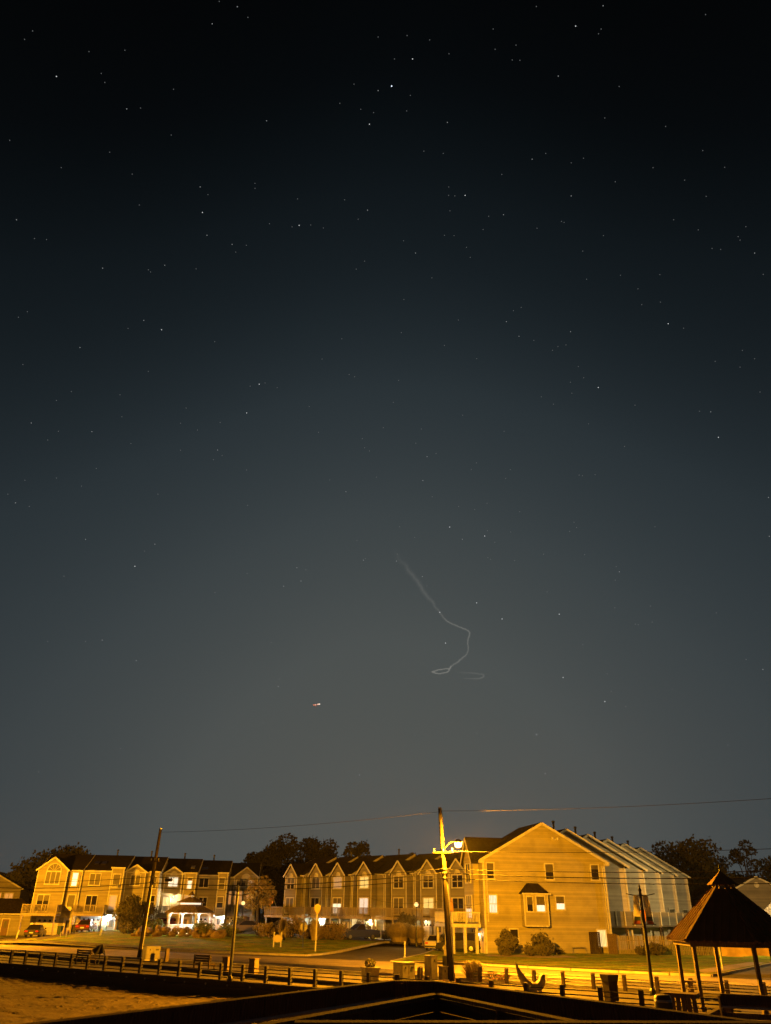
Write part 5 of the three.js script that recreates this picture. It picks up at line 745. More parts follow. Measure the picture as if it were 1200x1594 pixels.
stub('pale square post right of the left utility cabinet', -16.5, -68.6, 0.85, 0.26, M.timberPale);
stub('pale leaning post on the lawn in front of the red car', -32.8, -102.4, 1.5, 0.2, M.trim, -0.12);
stub('short white stake on the lawn left of the dark sedan', -44.8, -108.0, 1.05, 0.14, M.trim, -0.15);
stub('stubby pale post at the far left verge', -46.6, -106.5, 0.9, 0.34, M.trim);
stub('white rounded post at the corner of the side street', 6.2, -82.5, 0.9, 0.22, M.deckPaint);
stub('thin white utility stake beyond the parked cars on the lawn', -13.9, -108, 1.6, 0.16, M.trim);
{ const t = thing('stake_pair', 'pair of thin white stakes standing in the left driveway', 'stakes', [-35.9, 0.1, -99.4]); for (const x of [-0.35, 0.3]) mesh('stake', new B().lathe([[0.035, -0.1], [0.035, 1.05], [0, 1.1]], 6, V(x, 0, 0)), M.trim, t); }
{ const t = thing('delineator', 'white ribbed marker post at the mouth of the side street', 'marker post', [2.26, 0.01, -78.1]); mesh('post', new B().lathe([[0.18, 0], [0.1, 0.12], [0.055, 0.2], [0.055, 1.22], [0.09, 1.24], [0.09, 1.3], [0, 1.32]], 10), M.trim, t); for (let k = 0; k < 6; k++) mesh('band', new B().lathe([[0.06, 0.3 + k * 0.15], [0.075, 0.32 + k * 0.15], [0.075, 0.37 + k * 0.15], [0.06, 0.39 + k * 0.15]], 10), M.trim, t); }
{ // stone planter with a leafy plant
  const x = -0.5, z = -50.4, t = thing('planter', 'pale square planter with a dark plant behind the sea fence', 'planter', [x, 0.006, z], 0.3), m = std([0.26, 0.235, 0.19], 0.85, { map: rep(T.blotch, 0.7) });
  mesh('tub', new B().hexa([V(-0.36, 0, 0.36), V(0.36, 0, 0.36), V(0.36, 0, -0.36), V(-0.36, 0, -0.36), V(-0.42, 0.74, 0.42), V(0.42, 0.74, 0.42), V(0.42, 0.74, -0.42), V(-0.42, 0.74, -0.42)]), m, t); mesh('rim', new B().box(-0.46, 0.46, 0.74, 0.82, -0.46, 0.46), m, t);
  mesh('plant', leafCloud(260, () => { const d = sph(); return [V(d.x * 0.28, 1.0 + d.y * 0.2, d.z * 0.28), d]; }, 0.12), M.leafShrub, t);
}
{ // dark notice board on a post
  const t = thing('notice_sign', 'dark rectangular sign seen from behind on a thin post by the lamp pole', 'sign', [4.1, 0.006, -54.6], 0.55); mesh('post', new B().lathe([[0.035, 0], [0.035, 1.25], [0, 1.27]], 8), M.darkMetal, t); mesh('panel', new B().box(-0.26, 0.26, 0.55, 1.25, 0.036, 0.06), M.dark, t); mesh('brace', new B().box(-0.2, 0.2, 0.7, 0.74, 0.0, 0.034).box(-0.2, 0.2, 1.06, 1.1, 0.0, 0.034), M.darkMetal, t);
}
function bench(label, s, tt, w, mat = M.timber) {
  const p = st(s, tt, 0.006), t = thing('bench', label, 'bench', p.toArray(), TURN);
  for (let k = 0; k < 3; k++) mesh('seat_slat', new B().box(-w / 2, w / 2, 0.42, 0.46, -0.2 + k * 0.15, -0.07 + k * 0.15), mat, t);
  for (let k = 0; k < 3; k++) mesh('back_slat', new B().box(-w / 2, w / 2, 0.54 + k * 0.14, 0.65 + k * 0.14, 0.26, 0.3), mat, t);
  for (const x of [-w / 2 + 0.1, w / 2 - 0.1]) mesh('leg', new B().box(x - 0.05, x + 0.05, 0, 0.95, 0.302, 0.37).box(x - 0.05, x + 0.05, 0, 0.415, -0.2, -0.13).box(x - 0.045, x + 0.045, 0.36, 0.418, -0.13, 0.3), mat, t);
  return t;
}
bench('dark bench beneath the peaked black cover on the left promenade', -27.6, 3.2, 1.7);
bench('slatted bench between the left utility cabinet and the bare lamp post', -17.0, 4.6, 1.6);
{ // peaked dark cover folded over the bench end
  const p = st(-27.0, 3.8, 0.006), t = thing('folded_parasol', 'black peaked folded cover on a post above the left bench', 'parasol', p.toArray().map((q, i) => (i === 1 ? q - 0.12 : q)), TURN), m = std([0.015, 0.013, 0.012], 0.9);
  mesh('pole', new B().lathe([[0.04, 0], [0.04, 1.35], [0, 1.4]], 8), M.darkMetal, t);
  const b = new B(), N = 14, rim = (k) => { const a = k / N * 6.283, r = 0.62 + 0.12 * Math.sin(k * 2.4); return V(Math.cos(a) * r * 1.25 - 0.25, 0.86 + 0.1 * Math.sin(k * 1.7) - 0.12 * Math.cos(a), Math.sin(a) * r * 0.6); }; for (let k = 0; k < N; k++) { const A = rim(k), C = rim(k + 1), mA = A.clone().lerp(V(0.1, 1.42, 0), 0.55).add(V(0, 0.07, 0)), mC = C.clone().lerp(V(0.1, 1.42, 0), 0.55).add(V(0, 0.07, 0)); b.quad(C, A, mA, mC).tri(mC, mA, V(0.1, 1.42, 0)); b.tri(A, C, V(0, 0.95, 0)); } mesh('canopy', b, m, t);
}
for (const [s, l] of [[-15.6, 'pale sack leaning on the right end of the slatted bench'], [-13.2, 'pale crate standing right of the slatted bench']]) { const t = thing('storage_box', l, 'box', st(s, 5.2, 0.006).toArray(), TURN); mesh('body', new B().hexa([V(-0.26, 0, 0.22), V(0.26, 0, 0.22), V(0.26, 0, -0.22), V(-0.26, 0, -0.22), V(-0.24, 0.8, 0.2), V(0.24, 0.8, 0.2), V(0.24, 0.8, -0.2), V(-0.24, 0.8, -0.2)]), M.timberPale, t); mesh('lid', new B().box(-0.28, 0.28, 0.8, 0.86, -0.24, 0.24), M.timberPale, t); }
{ // curved sculpture: tall tapering horn on the left, stubby curl on the right
  const t = thing('sculpture', 'smooth curved sculpture with one tall pointed horn behind the sea fence', 'sculpture', [8.0, 0.006, -46.6], 0.15), m = std([0.26, 0.23, 0.18], 0.6, { map: rep(T.blotch, 0.6) });
  const c = new THREE.CatmullRomCurve3([V(-1.05, 1.72, 0), V(-0.92, 1.32, 0), V(-0.72, 0.9, 0), V(-0.42, 0.5, 0), V(0.0, 0.3, 0), V(0.4, 0.33, 0), V(0.62, 0.56, 0), V(0.72, 0.86, 0), V(0.9, 0.98, 0)]), r = [0.02, 0.1, 0.19, 0.27, 0.27, 0.27, 0.26, 0.16, 0.03], pts = c.getPoints(40), rad = pts.map((_, i) => { const f = i / 40 * 8, k = Math.min(7, Math.floor(f)); return lerp(r[k], r[k + 1], f - k); });
  t.scale.setScalar(0.82); mesh('body', new B().tube(pts, rad, 14), m, t, true); mesh('base', new B().lathe([[0.62, 0], [0.6, 0.1], [0.3, 0.2], [0, 0.22]], 16), M.kerb, t);
}
{ const t = thing('litter_bin', 'dark square litter bin with a flared lid at the sea fence', 'bin', [10.75, 0.006, -41.6], 0.4); mesh('body', new B().hexa([V(-0.22, 0.05, 0.22), V(0.22, 0.05, 0.22), V(0.22, 0.05, -0.22), V(-0.22, 0.05, -0.22), V(-0.25, 0.88, 0.25), V(0.25, 0.88, 0.25), V(0.25, 0.88, -0.25), V(-0.25, 0.88, -0.25)]), M.timber, t); mesh('lid', new B().hexa([V(-0.26, 0.882, 0.26), V(0.26, 0.882, 0.26), V(0.26, 0.882, -0.26), V(-0.26, 0.882, -0.26), V(-0.31, 1.15, 0.31), V(0.31, 1.15, 0.31), V(0.31, 1.15, -0.31), V(-0.31, 1.15, -0.31)]), M.dark, t); for (const x of [-0.15, 0, 0.15]) mesh('slat', new B().box(x - 0.06, x + 0.06, 0.08, 0.86, 0.252, 0.275), M.timber, t); }

function wheelieBin(label, x, z, turn, m) { const t = thing('wheelie_bin', label, 'bin', [x, land(x, z) + 0.145, z], turn, 'bins by the garages'); mesh('body', new B().hexa([V(-0.22, 0.1, 0.22), V(0.22, 0.1, 0.22), V(0.22, 0.1, -0.22), V(-0.22, 0.1, -0.22), V(-0.28, 0.98, 0.28), V(0.28, 0.98, 0.28), V(0.28, 0.98, -0.28), V(-0.28, 0.98, -0.28)]), m, t); mesh('lid', new B().hexa([V(-0.31, 0.98, 0.33), V(0.31, 0.98, 0.33), V(0.31, 0.98, -0.31), V(-0.31, 0.98, -0.31), V(-0.27, 1.06, 0.28), V(0.27, 1.06, 0.28), V(0.27, 1.06, -0.27), V(-0.27, 1.06, -0.27)]), m, t); for (const s of [-1, 1]) { const w = mesh('wheel', new B().lathe([[0, -0.03], [0.12, -0.03], [0.12, 0.03], [0, 0.03]], 12), M.dark, t); w.rotation.z = Math.PI / 2; w.position.set(s * 0.2, 0.12, -0.24); } }
wheelieBin('dark wheelie bin standing left of the dark red car', -40.9, -116.4, 0.1, M.dark);
wheelieBin('dark green wheelie bin by the door of the left end townhouse', -42.3, -115.4, -0.2, std([0.03, 0.06, 0.035], 0.6));
wheelieBin('dark wheelie bin beside the blue pickup', 0.6, -108.6, -0.7, M.dark);

// ---------------------------------------------------------------- signs on the lawn
{ // octagonal traffic sign, seen from the back
  const x = -7.87, z = -90.2, y = land(x, z) + 0.12, t = thing('stop_sign', 'octagonal traffic sign seen from behind in front of the straw grass', 'traffic sign', [x, y, z], 0.2); mesh('post', new B().box(-0.035, 0.035, -0.2, 2.3, -0.06, -0.01), M.galv, t);
  const oc = []; for (let k = 0; k < 8; k++) oc.push([0.4 * Math.cos((k + 0.5) * Math.PI / 4), 1.88 + 0.4 * Math.sin((k + 0.5) * Math.PI / 4)]); mesh('plate', new B().prism(oc, (a, b, c) => V(a, b, c), -0.008, 0.012), std([0.28, 0.26, 0.23], 0.5, { map: rep(T.blotch, 0.6) }), t); mesh('bracket', new B().box(-0.03, 0.03, 1.55, 2.2, 0.012, 0.04), M.galv, t);
}
{ // shield sign on a tall post
  const x = -6.2, z = -85.2, y = land(x, z) + 0.12, t = thing('shield_sign', 'yellow shield shaped sign on a tall pale post at the lawn corner', 'sign', [x, y, z], 0.25), ym = std([0.42, 0.28, 0.05], 0.5); mesh('post', new B().lathe([[0.07, -0.2], [0.07, 3.5], [0.05, 3.52], [0.05, 4.1], [0, 4.1]], 10), M.trim, t);
  mesh('plate', new B().prism([[-0.3, 3.95], [0, 4.12], [0.3, 3.95], [0.3, 3.6], [0.12, 3.3], [0, 3.2], [-0.12, 3.3], [-0.3, 3.6]], (a, b, c) => V(a, b, c), 0.072, 0.09), ym, t); mesh('band', new B().prism([[-0.31, 3.93], [0, 4.1], [0.31, 3.93], [0.31, 3.87], [0, 4.03], [-0.31, 3.87]], (a, b, c) => V(a, b, c), 0.092, 0.1), M.trim, t);
}
{ // small oval board between two posts
  const x = -10.5, z = -90.0, y = land(x, z) + 0.12, t = thing('lawn_sign', 'small pale oval board between two white posts on the lawn', 'sign', [x, y, z], 0.35); for (const a of [-0.38, 0.38]) mesh('post', new B().box(a - 0.06, a + 0.06, -0.2, 1.3, -0.06, 0.06).lathe([[0.08, 1.3], [0.05, 1.36], [0, 1.4]], 8, V(a, 0, 0)), M.trim, t);
  const ov = []; for (let k = 0; k < 20; k++) ov.push([0.52 * Math.cos(k / 20 * 6.283), 0.78 + 0.36 * Math.sin(k / 20 * 6.283)]); mesh('board', new B().prism(ov, (a, b, c) => V(a, b, c), 0.062, 0.1), std([0.4, 0.33, 0.19], 0.6), t); const o2 = ov.map(([a, b]) => [a * 0.84, 0.78 + (b - 0.78) * 0.82]); mesh('panel', new B().prism(o2, (a, b, c) => V(a, b, c), 0.1, 0.112), std([0.46, 0.41, 0.29], 0.6), t);
}
{ const x = -48.4, z = -108.8, t = thing('oval_road_sign', 'oval sign on a slim post at the far left verge', 'sign', [x, 0.1, z], 0.4); mesh('post', new B().lathe([[0.04, -0.2], [0.04, 2.5], [0, 2.52]], 8), M.trim, t); const ov = []; for (let k = 0; k < 16; k++) ov.push([0.26 * Math.cos(k / 16 * 6.283), 2.3 + 0.5 * Math.sin(k / 16 * 6.283)]); mesh('plate', new B().prism(ov, (a, b, c) => V(a, b, c), 0.042, 0.06), std([0.6, 0.5, 0.3], 0.5), t); }
{ // flag on the side of the middle row
  const t = thing('house_flag', 'red and white flag hanging from a pole at the left end of the middle row', 'flag', [-15.6, 3.2, -125.4], 0.4), c = document.createElement('canvas'); c.width = 64; c.height = 40; const q = c.getContext('2d'); for (let k = 0; k < 7; k++) { q.fillStyle = k % 2 ? '#d8d2c8' : '#a02a20'; q.fillRect(0, k * 40 / 7, 64, 6); } q.fillStyle = '#25305a'; q.fillRect(0, 0, 26, 21); const tx = new THREE.CanvasTexture(c); tx.colorSpace = THREE.SRGBColorSpace;
  mesh('staff', new B().tube([V(0.6, 0.6, 0), V(-0.1, 2.2, 0.2)], 0.025, 6), M.trim, t); const b = new B(), P = (i, j) => V(-0.1 - 0.75 * i + 0.35 * j * i, 2.15 - 1.3 * j - 0.25 * i, 0.2 + 0.1 * Math.sin(i * 6 + j * 3)); for (let i = 0; i < 8; i++) for (let j = 0; j < 4; j++) b.quad(P(i / 8, j / 4), P(i / 8, (j + 1) / 4), P((i + 1) / 8, (j + 1) / 4), P((i + 1) / 8, j / 4)); const g = b.geo(true), u = []; for (let i = 0; i < 8; i++) for (let j = 0; j < 4; j++) { const Q = [[i, j], [i, j + 1], [i + 1, j + 1], [i + 1, j]]; for (const k of [0, 1, 2, 0, 2, 3]) u.push(1 - Q[k][1] / 4, 1 - Q[k][0] / 8); } g.setAttribute('uv', new THREE.Float32BufferAttribute(u, 2)); mesh('cloth', g, new THREE.MeshStandardMaterial({ map: tx, roughness: 0.9, side: THREE.DoubleSide }), t);
}

// ---------------------------------------------------------------- yard fence, banner and small houses at the edges
{
  const t = thing('picket_fence', 'weathered picket fence at the back of the right hand lawn', 'fence', [24.2, 0, -88.4], 0.0), L = 10.6, m = std([0.5, 0.44, 0.33], 0.8, { map: rep(T.wood, 1) }), b = new B();
  for (let x = 0; x < L; x += 0.17) { const h = 1.75 + rr(-0.03, 0.03); b.box(x, x + 0.1, 0.12, h, 0.06, 0.09).prism([[x, h], [x + 0.1, h], [x + 0.05, h + 0.09]], (a, c, d) => V(a, c, d), 0.06, 0.09); }
  const pk = mesh('pickets', b, m, t); pk.userData.kind = 'stuff'; for (const y of [0.5, 1.35]) mesh('rail', new B().box(0, L, y, y + 0.09, 0.0, 0.058), m, t); for (let x = 0; x <= L; x += 2.1) mesh('post', new B().box(x - 0.06, x + 0.06, 0, 1.8, -0.12, -0.002), m, t);
  const g = thing('fence_gate', 'solid brown gate panel between the cream house and the picket fence', 'gate', [23.6, 0, -88.2], 0.1); for (let k = 0; k < 5; k++) mesh('plank', new B().box(-0.6 + k * 0.2, -0.42 + k * 0.2, 0.12, 1.95, 0, 0.04), M.timberPale, g); for (const y of [0.4, 1.6]) mesh('ledge', new B().box(-0.6, 0.4, y, y + 0.1, -0.05, -0.002), M.timberPale, g);
}
{ // orange pennant on the terrace
  const t = thing('pennant', 'orange pointed pennant hanging on the pale terrace screen', 'pennant', [26.6, 2.9, -86.9], 0.2); mesh('cloth', new B().prism([[-0.35, 1.2], [0.38, 1.2], [0.05, -0.15]], (a, b, c) => V(a, b, c + 0.06 * a), 0, 0.015), std([0.75, 0.3, 0.06], 0.85), t); mesh('rod', new B().tube([V(-0.45, 1.22, 0), V(0.48, 1.22, 0)], 0.025, 6), M.galv, t);
}
{ // long banner screen by the right hand road
  const t = thing('banner_screen', 'long amber banner stretched between posts beyond the pavilion', 'banner', [25.7, 0, -66.0], 0.12), W = 5.6, b = new B(), P = (i, j) => V(i * W, 1.0 + 0.95 * j - 0.05 * Math.sin(i * 9) * (1 - j), 0.06 * Math.sin(i * 17 + j * 2)); for (let i = 0; i < 24; i++) for (let j = 0; j < 3; j++) b.quad(P(i / 24, j / 3), P((i + 1) / 24, j / 3), P((i + 1) / 24, (j + 1) / 3), P(i / 24, (j + 1) / 3));
  mesh('cloth', b, std([0.62, 0.45, 0.2], 0.85, { side: THREE.DoubleSide, map: rep(T.blotch, 2) }), t, true); for (const x of [-0.06, W / 2, W + 0.06]) mesh('post', new B().lathe([[0.05, 0], [0.05, 2.1], [0, 2.13]], 8, V(x, 0, -0.1)), M.trim, t);
}
function smallHouse(label, x, z, turn, W, D, ev, rg, wall, o = {}) {
  const t = thing('small_house', label, 'house', [x, land(x, z), z], turn), A = (a, b, c) => V(a, b, c);
  mesh('wall', new B().prism([[0, -0.4], [W, -0.4], [W, ev], [W / 2, rg], [0, ev]], A, -D, 0), wall, t); const sl = (rg - ev) / (W / 2), ov = 0.4, rb = new B();
  rb.hexa([V(-ov, ev - ov * sl, 0.3), V(W / 2, rg, 0.3), V(W / 2, rg, -D), V(-ov, ev - ov * sl, -D), V(-ov, ev - ov * sl + 0.15, 0.3), V(W / 2, rg + 0.15, 0.3), V(W / 2, rg + 0.15, -D), V(-ov, ev - ov * sl + 0.15, -D)]).hexa([V(W / 2, rg, 0.3), V(W + ov, ev - ov * sl, 0.3), V(W + ov, ev - ov * sl, -D), V(W / 2, rg, -D), V(W / 2, rg + 0.15, 0.3), V(W + ov, ev - ov * sl + 0.15, 0.3), V(W + ov, ev - ov * sl + 0.15, -D), V(W / 2, rg + 0.15, -D)]);
  const r = mesh('roof', rb, M.roof, t); mesh('rake_board', new B().bar(V(-ov, ev - ov * sl + 0.02, 0.33), V(W / 2, rg + 0.02, 0.33), 0.05, 0.22).bar(V(W / 2, rg + 0.02, 0.33), V(W + ov, ev - ov * sl + 0.02, 0.33), 0.05, 0.22), M.trim, r);
  for (const [a, b, c, d, p] of o.windows || []) windowPart(t, a, b, c, d, 0.004, p || M.glass); if (o.vent) mesh('round_vent', new B().lathe([[0.36, 0], [0.36, 0.06], [0.24, 0.06], [0, 0.03]], 16), M.trim, t).position.set(W / 2, rg - 1.0, 0.01), t.children[t.children.length - 1].rotation.x = Math.PI / 2;
  if (o.deck) balcony(t, ...o.deck, {}); return t;
}
smallHouse('dim grey gable house with a round vent behind the pavilion', 47.6, -120, 0, 11.4, 9, 5.6, 8.3, M.sidingGrey, { vent: true, windows: [[7.4, 8.6, 3.4, 4.8]], deck: [8.2, 11.4, 4.9, 1.8, 0.01] });
{ const t = thing('shed', 'low shed with a pale hipped roof behind the pavilion roof', 'shed', [43, 0, -98], -0.35), rm = std([0.36, 0.33, 0.32], 0.7, { map: rep(T.shingle, 2.4) }); mesh('wall', new B().box(0, 6, -0.3, 3.4, -4, 0), M.sidingWhite, t); mesh('roof', new B().hexa([V(-0.4, 3.4, 0.4), V(6.4, 3.4, 0.4), V(6.4, 3.4, -4.4), V(-0.4, 3.4, -4.4), V(2, 5.3, -2), V(4, 5.3, -2), V(4, 5.3, -2.2), V(2, 5.3, -2.2)]), rm, t); mesh('gutter', new B().box(-0.42, 6.42, 3.3, 3.42, 0.402, 0.5), M.trim, t); windowPart(t, 1, 2.4, 1.2, 2.4, 0.004); }
{ // one-storey garage with an orange lit house behind it, far left
  const t = thing('garage_building', 'single storey garage with a dark hip roof left of the left row', 'garage', [-57.5, 0, -119.5], 0.16); mesh('wall', new B().box(0, 9.4, -0.3, 2.75, -6, 0), M.sidingTan, t); mesh('roof', new B().hexa([V(-0.4, 2.75, 0.4), V(9.8, 2.75, 0.4), V(9.8, 2.75, -6.4), V(-0.4, 2.75, -6.4), V(2.5, 4.7, -2.9), V(6.6, 4.7, -2.9), V(6.6, 4.7, -3.1), V(2.5, 4.7, -3.1)]), M.roof, t); mesh('gutter', new B().box(-0.42, 9.82, 2.66, 2.8, 0.402, 0.5), M.trim, t); windowPart(t, 3.9, 4.9, 0.8, 2.2, 0.004); entryDoor(t, 5.3, 6.2, 0.05, 2.1, 0.004, M.darkDoor);
}
smallHouse('orange lit house with a small gable and balcony at the left edge', -66.5, -134, 0.2, 9.5, 8, 6.3, 8.6, M.sidingTan, { windows: [[5.4, 6.8, 3.6, 5.6, M.litOrange], [7.2, 8.6, 3.6, 5.6, M.litOrange]], deck: [4.8, 9.4, 3.2, 1.8, 0.01] });

// ---------------------------------------------------------------- wooden ramp in the foreground
function rampRail(label, pts, o) { // pts: top-of-cap corners
  const t = thing('ramp_railing', label, 'railing', [0, 0, 0]);
  for (let i = 1; i < pts.length; i++) {
    const a = pts[i - 1], b = pts[i], dn = (y) => [a.clone().add(V(0, y, 0)), b.clone().add(V(0, y, 0))], d = b.clone().sub(a).normalize(), nz = V(-d.z, 0, d.x);
    mesh('cap_board', new B().bar(...dn(-0.02), 0.15, 0.04), o.capMat || M.rampTimber, t);
    if (o.face) mesh('face_board', new B().bar(...dn(-0.14).map((q) => q.addScaledVector(nz, 0.03)), 0.04, 0.19), M.rampTimber, t);
    for (const y of o.lower || []) mesh('lower_rail', new B().bar(...dn(y), 0.04, 0.11), M.rampTimber, t);
    if (o.planks) for (let k = 0; k < o.planks; k++) mesh('plank', new B().bar(...dn(-0.13 - k * 0.155), 0.035, 0.145), M.rampTimber, t);
    if (o.pipe) mesh('grab_rail', new B().tube(dn(-0.25).map((q) => q.addScaledVector(nz, o.pipe)), 0.026, 8), M.rampPipe, t);
    const n = Math.max(1, Math.round(a.distanceTo(b) / 1.7)); for (let k = i === 1 ? 0 : 1; k <= n; k++) { const q = a.clone().lerp(b, k / n); const p = mesh('post', new B().box(q.x - 0.05, q.x + 0.05, 0.9, q.y - 0.045, q.z - 0.05, q.z + 0.05), M.rampTimber, t); mesh('bolt', new B().lathe([[0.018, -0.02], [0.018, 0.02], [0, 0.024]], 8, V(q.x, q.y - 0.5, q.z + 0.052)), M.rampPipe, p); if (o.pipe) mesh('bracket', new B().tube([q.clone().add(V(0, -0.32, 0)), q.clone().add(V(0, -0.33, 0)).addScaledVector(nz, o.pipe), q.clone().add(V(0, -0.27, 0)).addScaledVector(nz, o.pipe)], 0.016, 6), M.rampPipe, p); }
  }
  return t;
}
rampRail('outer dark timber ramp railing with a metal grab rail coming to a point', [V(-5.0, 2.6, -6.2), V(0.2, 2.6, -14.8), V(0.95, 2.6, -14.85), V(5.6, 2.6, -7.6)], { face: true, lower: [-0.5, -0.78], pipe: 0.1 });
rampRail('inner plank sided ramp railing with a paler cap in front of the outer one', [V(-2.7, 2.6, -6.3), V(0.82, 2.6, -12.66), V(3.5, 2.6, -6.4)], { planks: 6, capMat: M.rampPale });
{ const t = thing('ramp_deck', 'dark plank floor of the foreground ramp', 'ramp', [0, 0, 0]); for (const [a, b] of [[V(-3.9, 1.5, -6.2), V(0.5, 1.5, -13.7)], [V(0.6, 1.5, -13.7), V(4.6, 1.5, -7.0)]]) { const d = b.clone().sub(a), L = d.length(), n = Math.floor(L / 0.155), s = V(-d.z, 0, d.x).normalize(); for (let k = 0; k < n; k++) { const q = a.clone().addScaledVector(d, (k + 0.5) / n); mesh('plank', new B().bar(q.clone().addScaledVector(s, -0.95), q.clone().addScaledVector(s, 0.95), 0.14, 0.04), M.rampTimber, t); } mesh('joist', new B().bar(a.clone().add(V(0, -0.15, 0)).addScaledVector(s, 0.85), b.clone().add(V(0, -0.15, 0)).addScaledVector(s, 0.85), 0.05, 0.22).bar(a.clone().add(V(0, -0.15, 0)).addScaledVector(s, -0.85), b.clone().add(V(0, -0.15, 0)).addScaledVector(s, -0.85), 0.05, 0.22), M.rampTimber, t); for (const f of [0.05, 0.5, 0.95]) for (const w of [-0.85, 0.85]) { const q = a.clone().lerp(b, f).addScaledVector(s, w * 0.93); mesh('pile', new B().box(q.x - 0.08, q.x + 0.08, -1.4, 1.33, q.z - 0.08, q.z + 0.08), M.rampTimber, t); } } }
{ const t = thing('near_handrail', 'nearest dark handrail running along the bottom edge of the view', 'handrail', [0, 0, 0]); mesh('cap_board', new B().bar(V(-0.6, 2.88, -6.55), V(7.5, 2.88, -7.35), 0.14, 0.04), M.rampTimber, t); mesh('face_board', new B().bar(V(-0.6, 2.76, -6.5), V(7.5, 2.76, -7.3), 0.04, 0.18), M.rampTimber, t); for (const f of [0.1, 0.35, 0.6, 0.85]) { const q = V(-0.6, 0, -6.6).lerp(V(7.5, 0, -7.4), f); mesh('post', new B().box(q.x - 0.05, q.x + 0.05, -1.2, 2.85, q.z - 0.05, q.z + 0.05), M.rampTimber, t); } }
{ // lower wooden landing with a short baluster rail and a black barrel, right foreground
  const t = thing('landing', 'low wooden landing between ramp and pavilion', 'landing', [11.4, -0.7, -37.0], -0.96); for (let k = 0; k < 26; k++) mesh('plank', new B().box(-2.6 + k * 0.2, -2.42 + k * 0.2, 0.92, 0.97, -0.75, 0.75), M.timberPale, t); mesh('edge_beam', new B().box(-2.6, 2.6, 0.7, 0.92, 0.62, 0.7).box(-2.6, 2.6, 0.7, 0.92, -0.7, -0.62), M.timber, t); for (const x of [-2.4, 0, 2.4]) for (const z of [-0.66, 0.66]) mesh('pile', new B().box(x - 0.08, x + 0.08, -1.2, 0.7, z - 0.08, z + 0.08), M.timber, t);
  const b = thing('barrel', 'black barrel standing on the low landing', 'barrel', [10.6, 0.27, -33.6]); mesh('body', new B().lathe([[0, 0], [0.27, 0], [0.31, 0.12], [0.33, 0.35], [0.31, 0.6], [0.27, 0.72], [0, 0.72]], 16), M.dark, b, true); mesh('hoop', new B().lathe([[0.315, 0.14], [0.33, 0.16], [0.33, 0.2], [0.325, 0.22]], 16).lathe([[0.322, 0.5], [0.33, 0.52], [0.322, 0.56], [0.315, 0.58]], 16), M.metal, b);
  const c = thing('slatted_crate', 'pale slatted timber crate beside the black barrel', 'crate', [11.9, -0.4, -35.2], -0.5); for (let k = 0; k < 6; k++) mesh('slat', new B().box(-0.6 + k * 0.2, -0.44 + k * 0.2, 0.1, 1.35, 0.4, 0.44), M.timberPale, c); for (const y of [0.06, 1.2]) mesh('frame', new B().box(-0.62, 0.58, y, y + 0.15, -0.4, 0.398), M.timberPale, c);
  const r = thing('baluster_rail', 'short pale rail with dark gaps beside the pavilion landing', 'railing', [0, 0, 0]), a = V(7.6, 1.2, -22.6), e = V(10.9, 1.2, -28.1); mesh('cap_board', new B().bar(a, e, 0.14, 0.05), M.timberPale, r); mesh('bottom_rail', new B().bar(a.clone().add(V(0, -0.85, 0)), e.clone().add(V(0, -0.85, 0)), 0.06, 0.1), M.timberPale, r); for (let k = 0; k < 18; k++) { const q = a.clone().lerp(e, (k + 0.5) / 18); mesh('baluster', new B().box(q.x - 0.07, q.x + 0.07, 0.38, 1.17, q.z - 0.02, q.z + 0.02), M.timberPale, r); } for (const q of [a, e]) mesh('post', new B().box(q.x - 0.07, q.x + 0.07, -1.2, 1.25, q.z - 0.07, q.z + 0.07), M.timber, r);
}
rampRail('dark timber railing in front of the pavilion at the right edge', [V(7.95, 2.02, -20.9), V(12.4, 2.02, -19.0)], { face: true, lower: [-0.42, -0.7], pipe: 0.12 });
{ // wired sand fence, bottom left
  const t = thing('sand_fence', 'thin slatted sand fence on the beach at the bottom left corner', 'fence', [-9.0, 0, -24.6], -0.45), b = new B(); for (let x = -4; x < 3.4; x += 0.085) { const lean = rr(-0.02, 0.02); b.bar(V(x + lean, -0.85, 0), V(x, 0.2 + rr(-0.03, 0.03), 0), 0.035, 0.012, V(0, 0, 1)); } const m = mesh('slats', b, M.timberPale, t); m.userData.kind = 'stuff'; for (const y of [-0.5, -0.1, 0.1]) mesh('wire', new B().tube([V(-4, y, 0.02), V(3.4, y, 0.02)], 0.006, 5), M.galv, t); for (const x of [-3.6, -1.2, 1.2, 3.2]) mesh('stake', new B().lathe([[0.045, -1.2], [0.045, 0.3], [0, 0.32]], 8, V(x, 0, -0.06)), M.timber, t);
}

// ---------------------------------------------------------------- things on the balconies
function patioChair(label, x, y, z, turn, m) { const t = thing('patio_chair', label, 'chair', [x, y, z], turn, 'chairs on the balconies'); mesh('seat', new B().box(-0.25, 0.25, 0.4, 0.44, -0.25, 0.25), m, t); mesh('backrest', new B().box(-0.25, 0.25, 0.46, 0.95, -0.27, -0.23), m, t); for (const a of [-0.22, 0.22]) for (const b of [-0.22, 0.22]) mesh('leg', new B().box(a - 0.02, a + 0.02, 0, 0.4, b - 0.02, b + 0.02), M.darkMetal, t); return t; }
patioChair('dark patio chair on the balcony of the left end townhouse', -45.6, 2.952, -114.6, 0.5, M.dark);
patioChair('pale patio chair on the balcony below the glowing balcony lamp', -30.6, 3.002, -122.4, 0.2, M.trim);
patioChair('second pale patio chair on the balcony below the glowing balcony lamp', -29.9, 3.002, -122.6, -0.5, M.trim);
patioChair('dark patio chair on the deck of the cream gable house', 8.2, 2.722, -87.0, 0.8, M.dark);
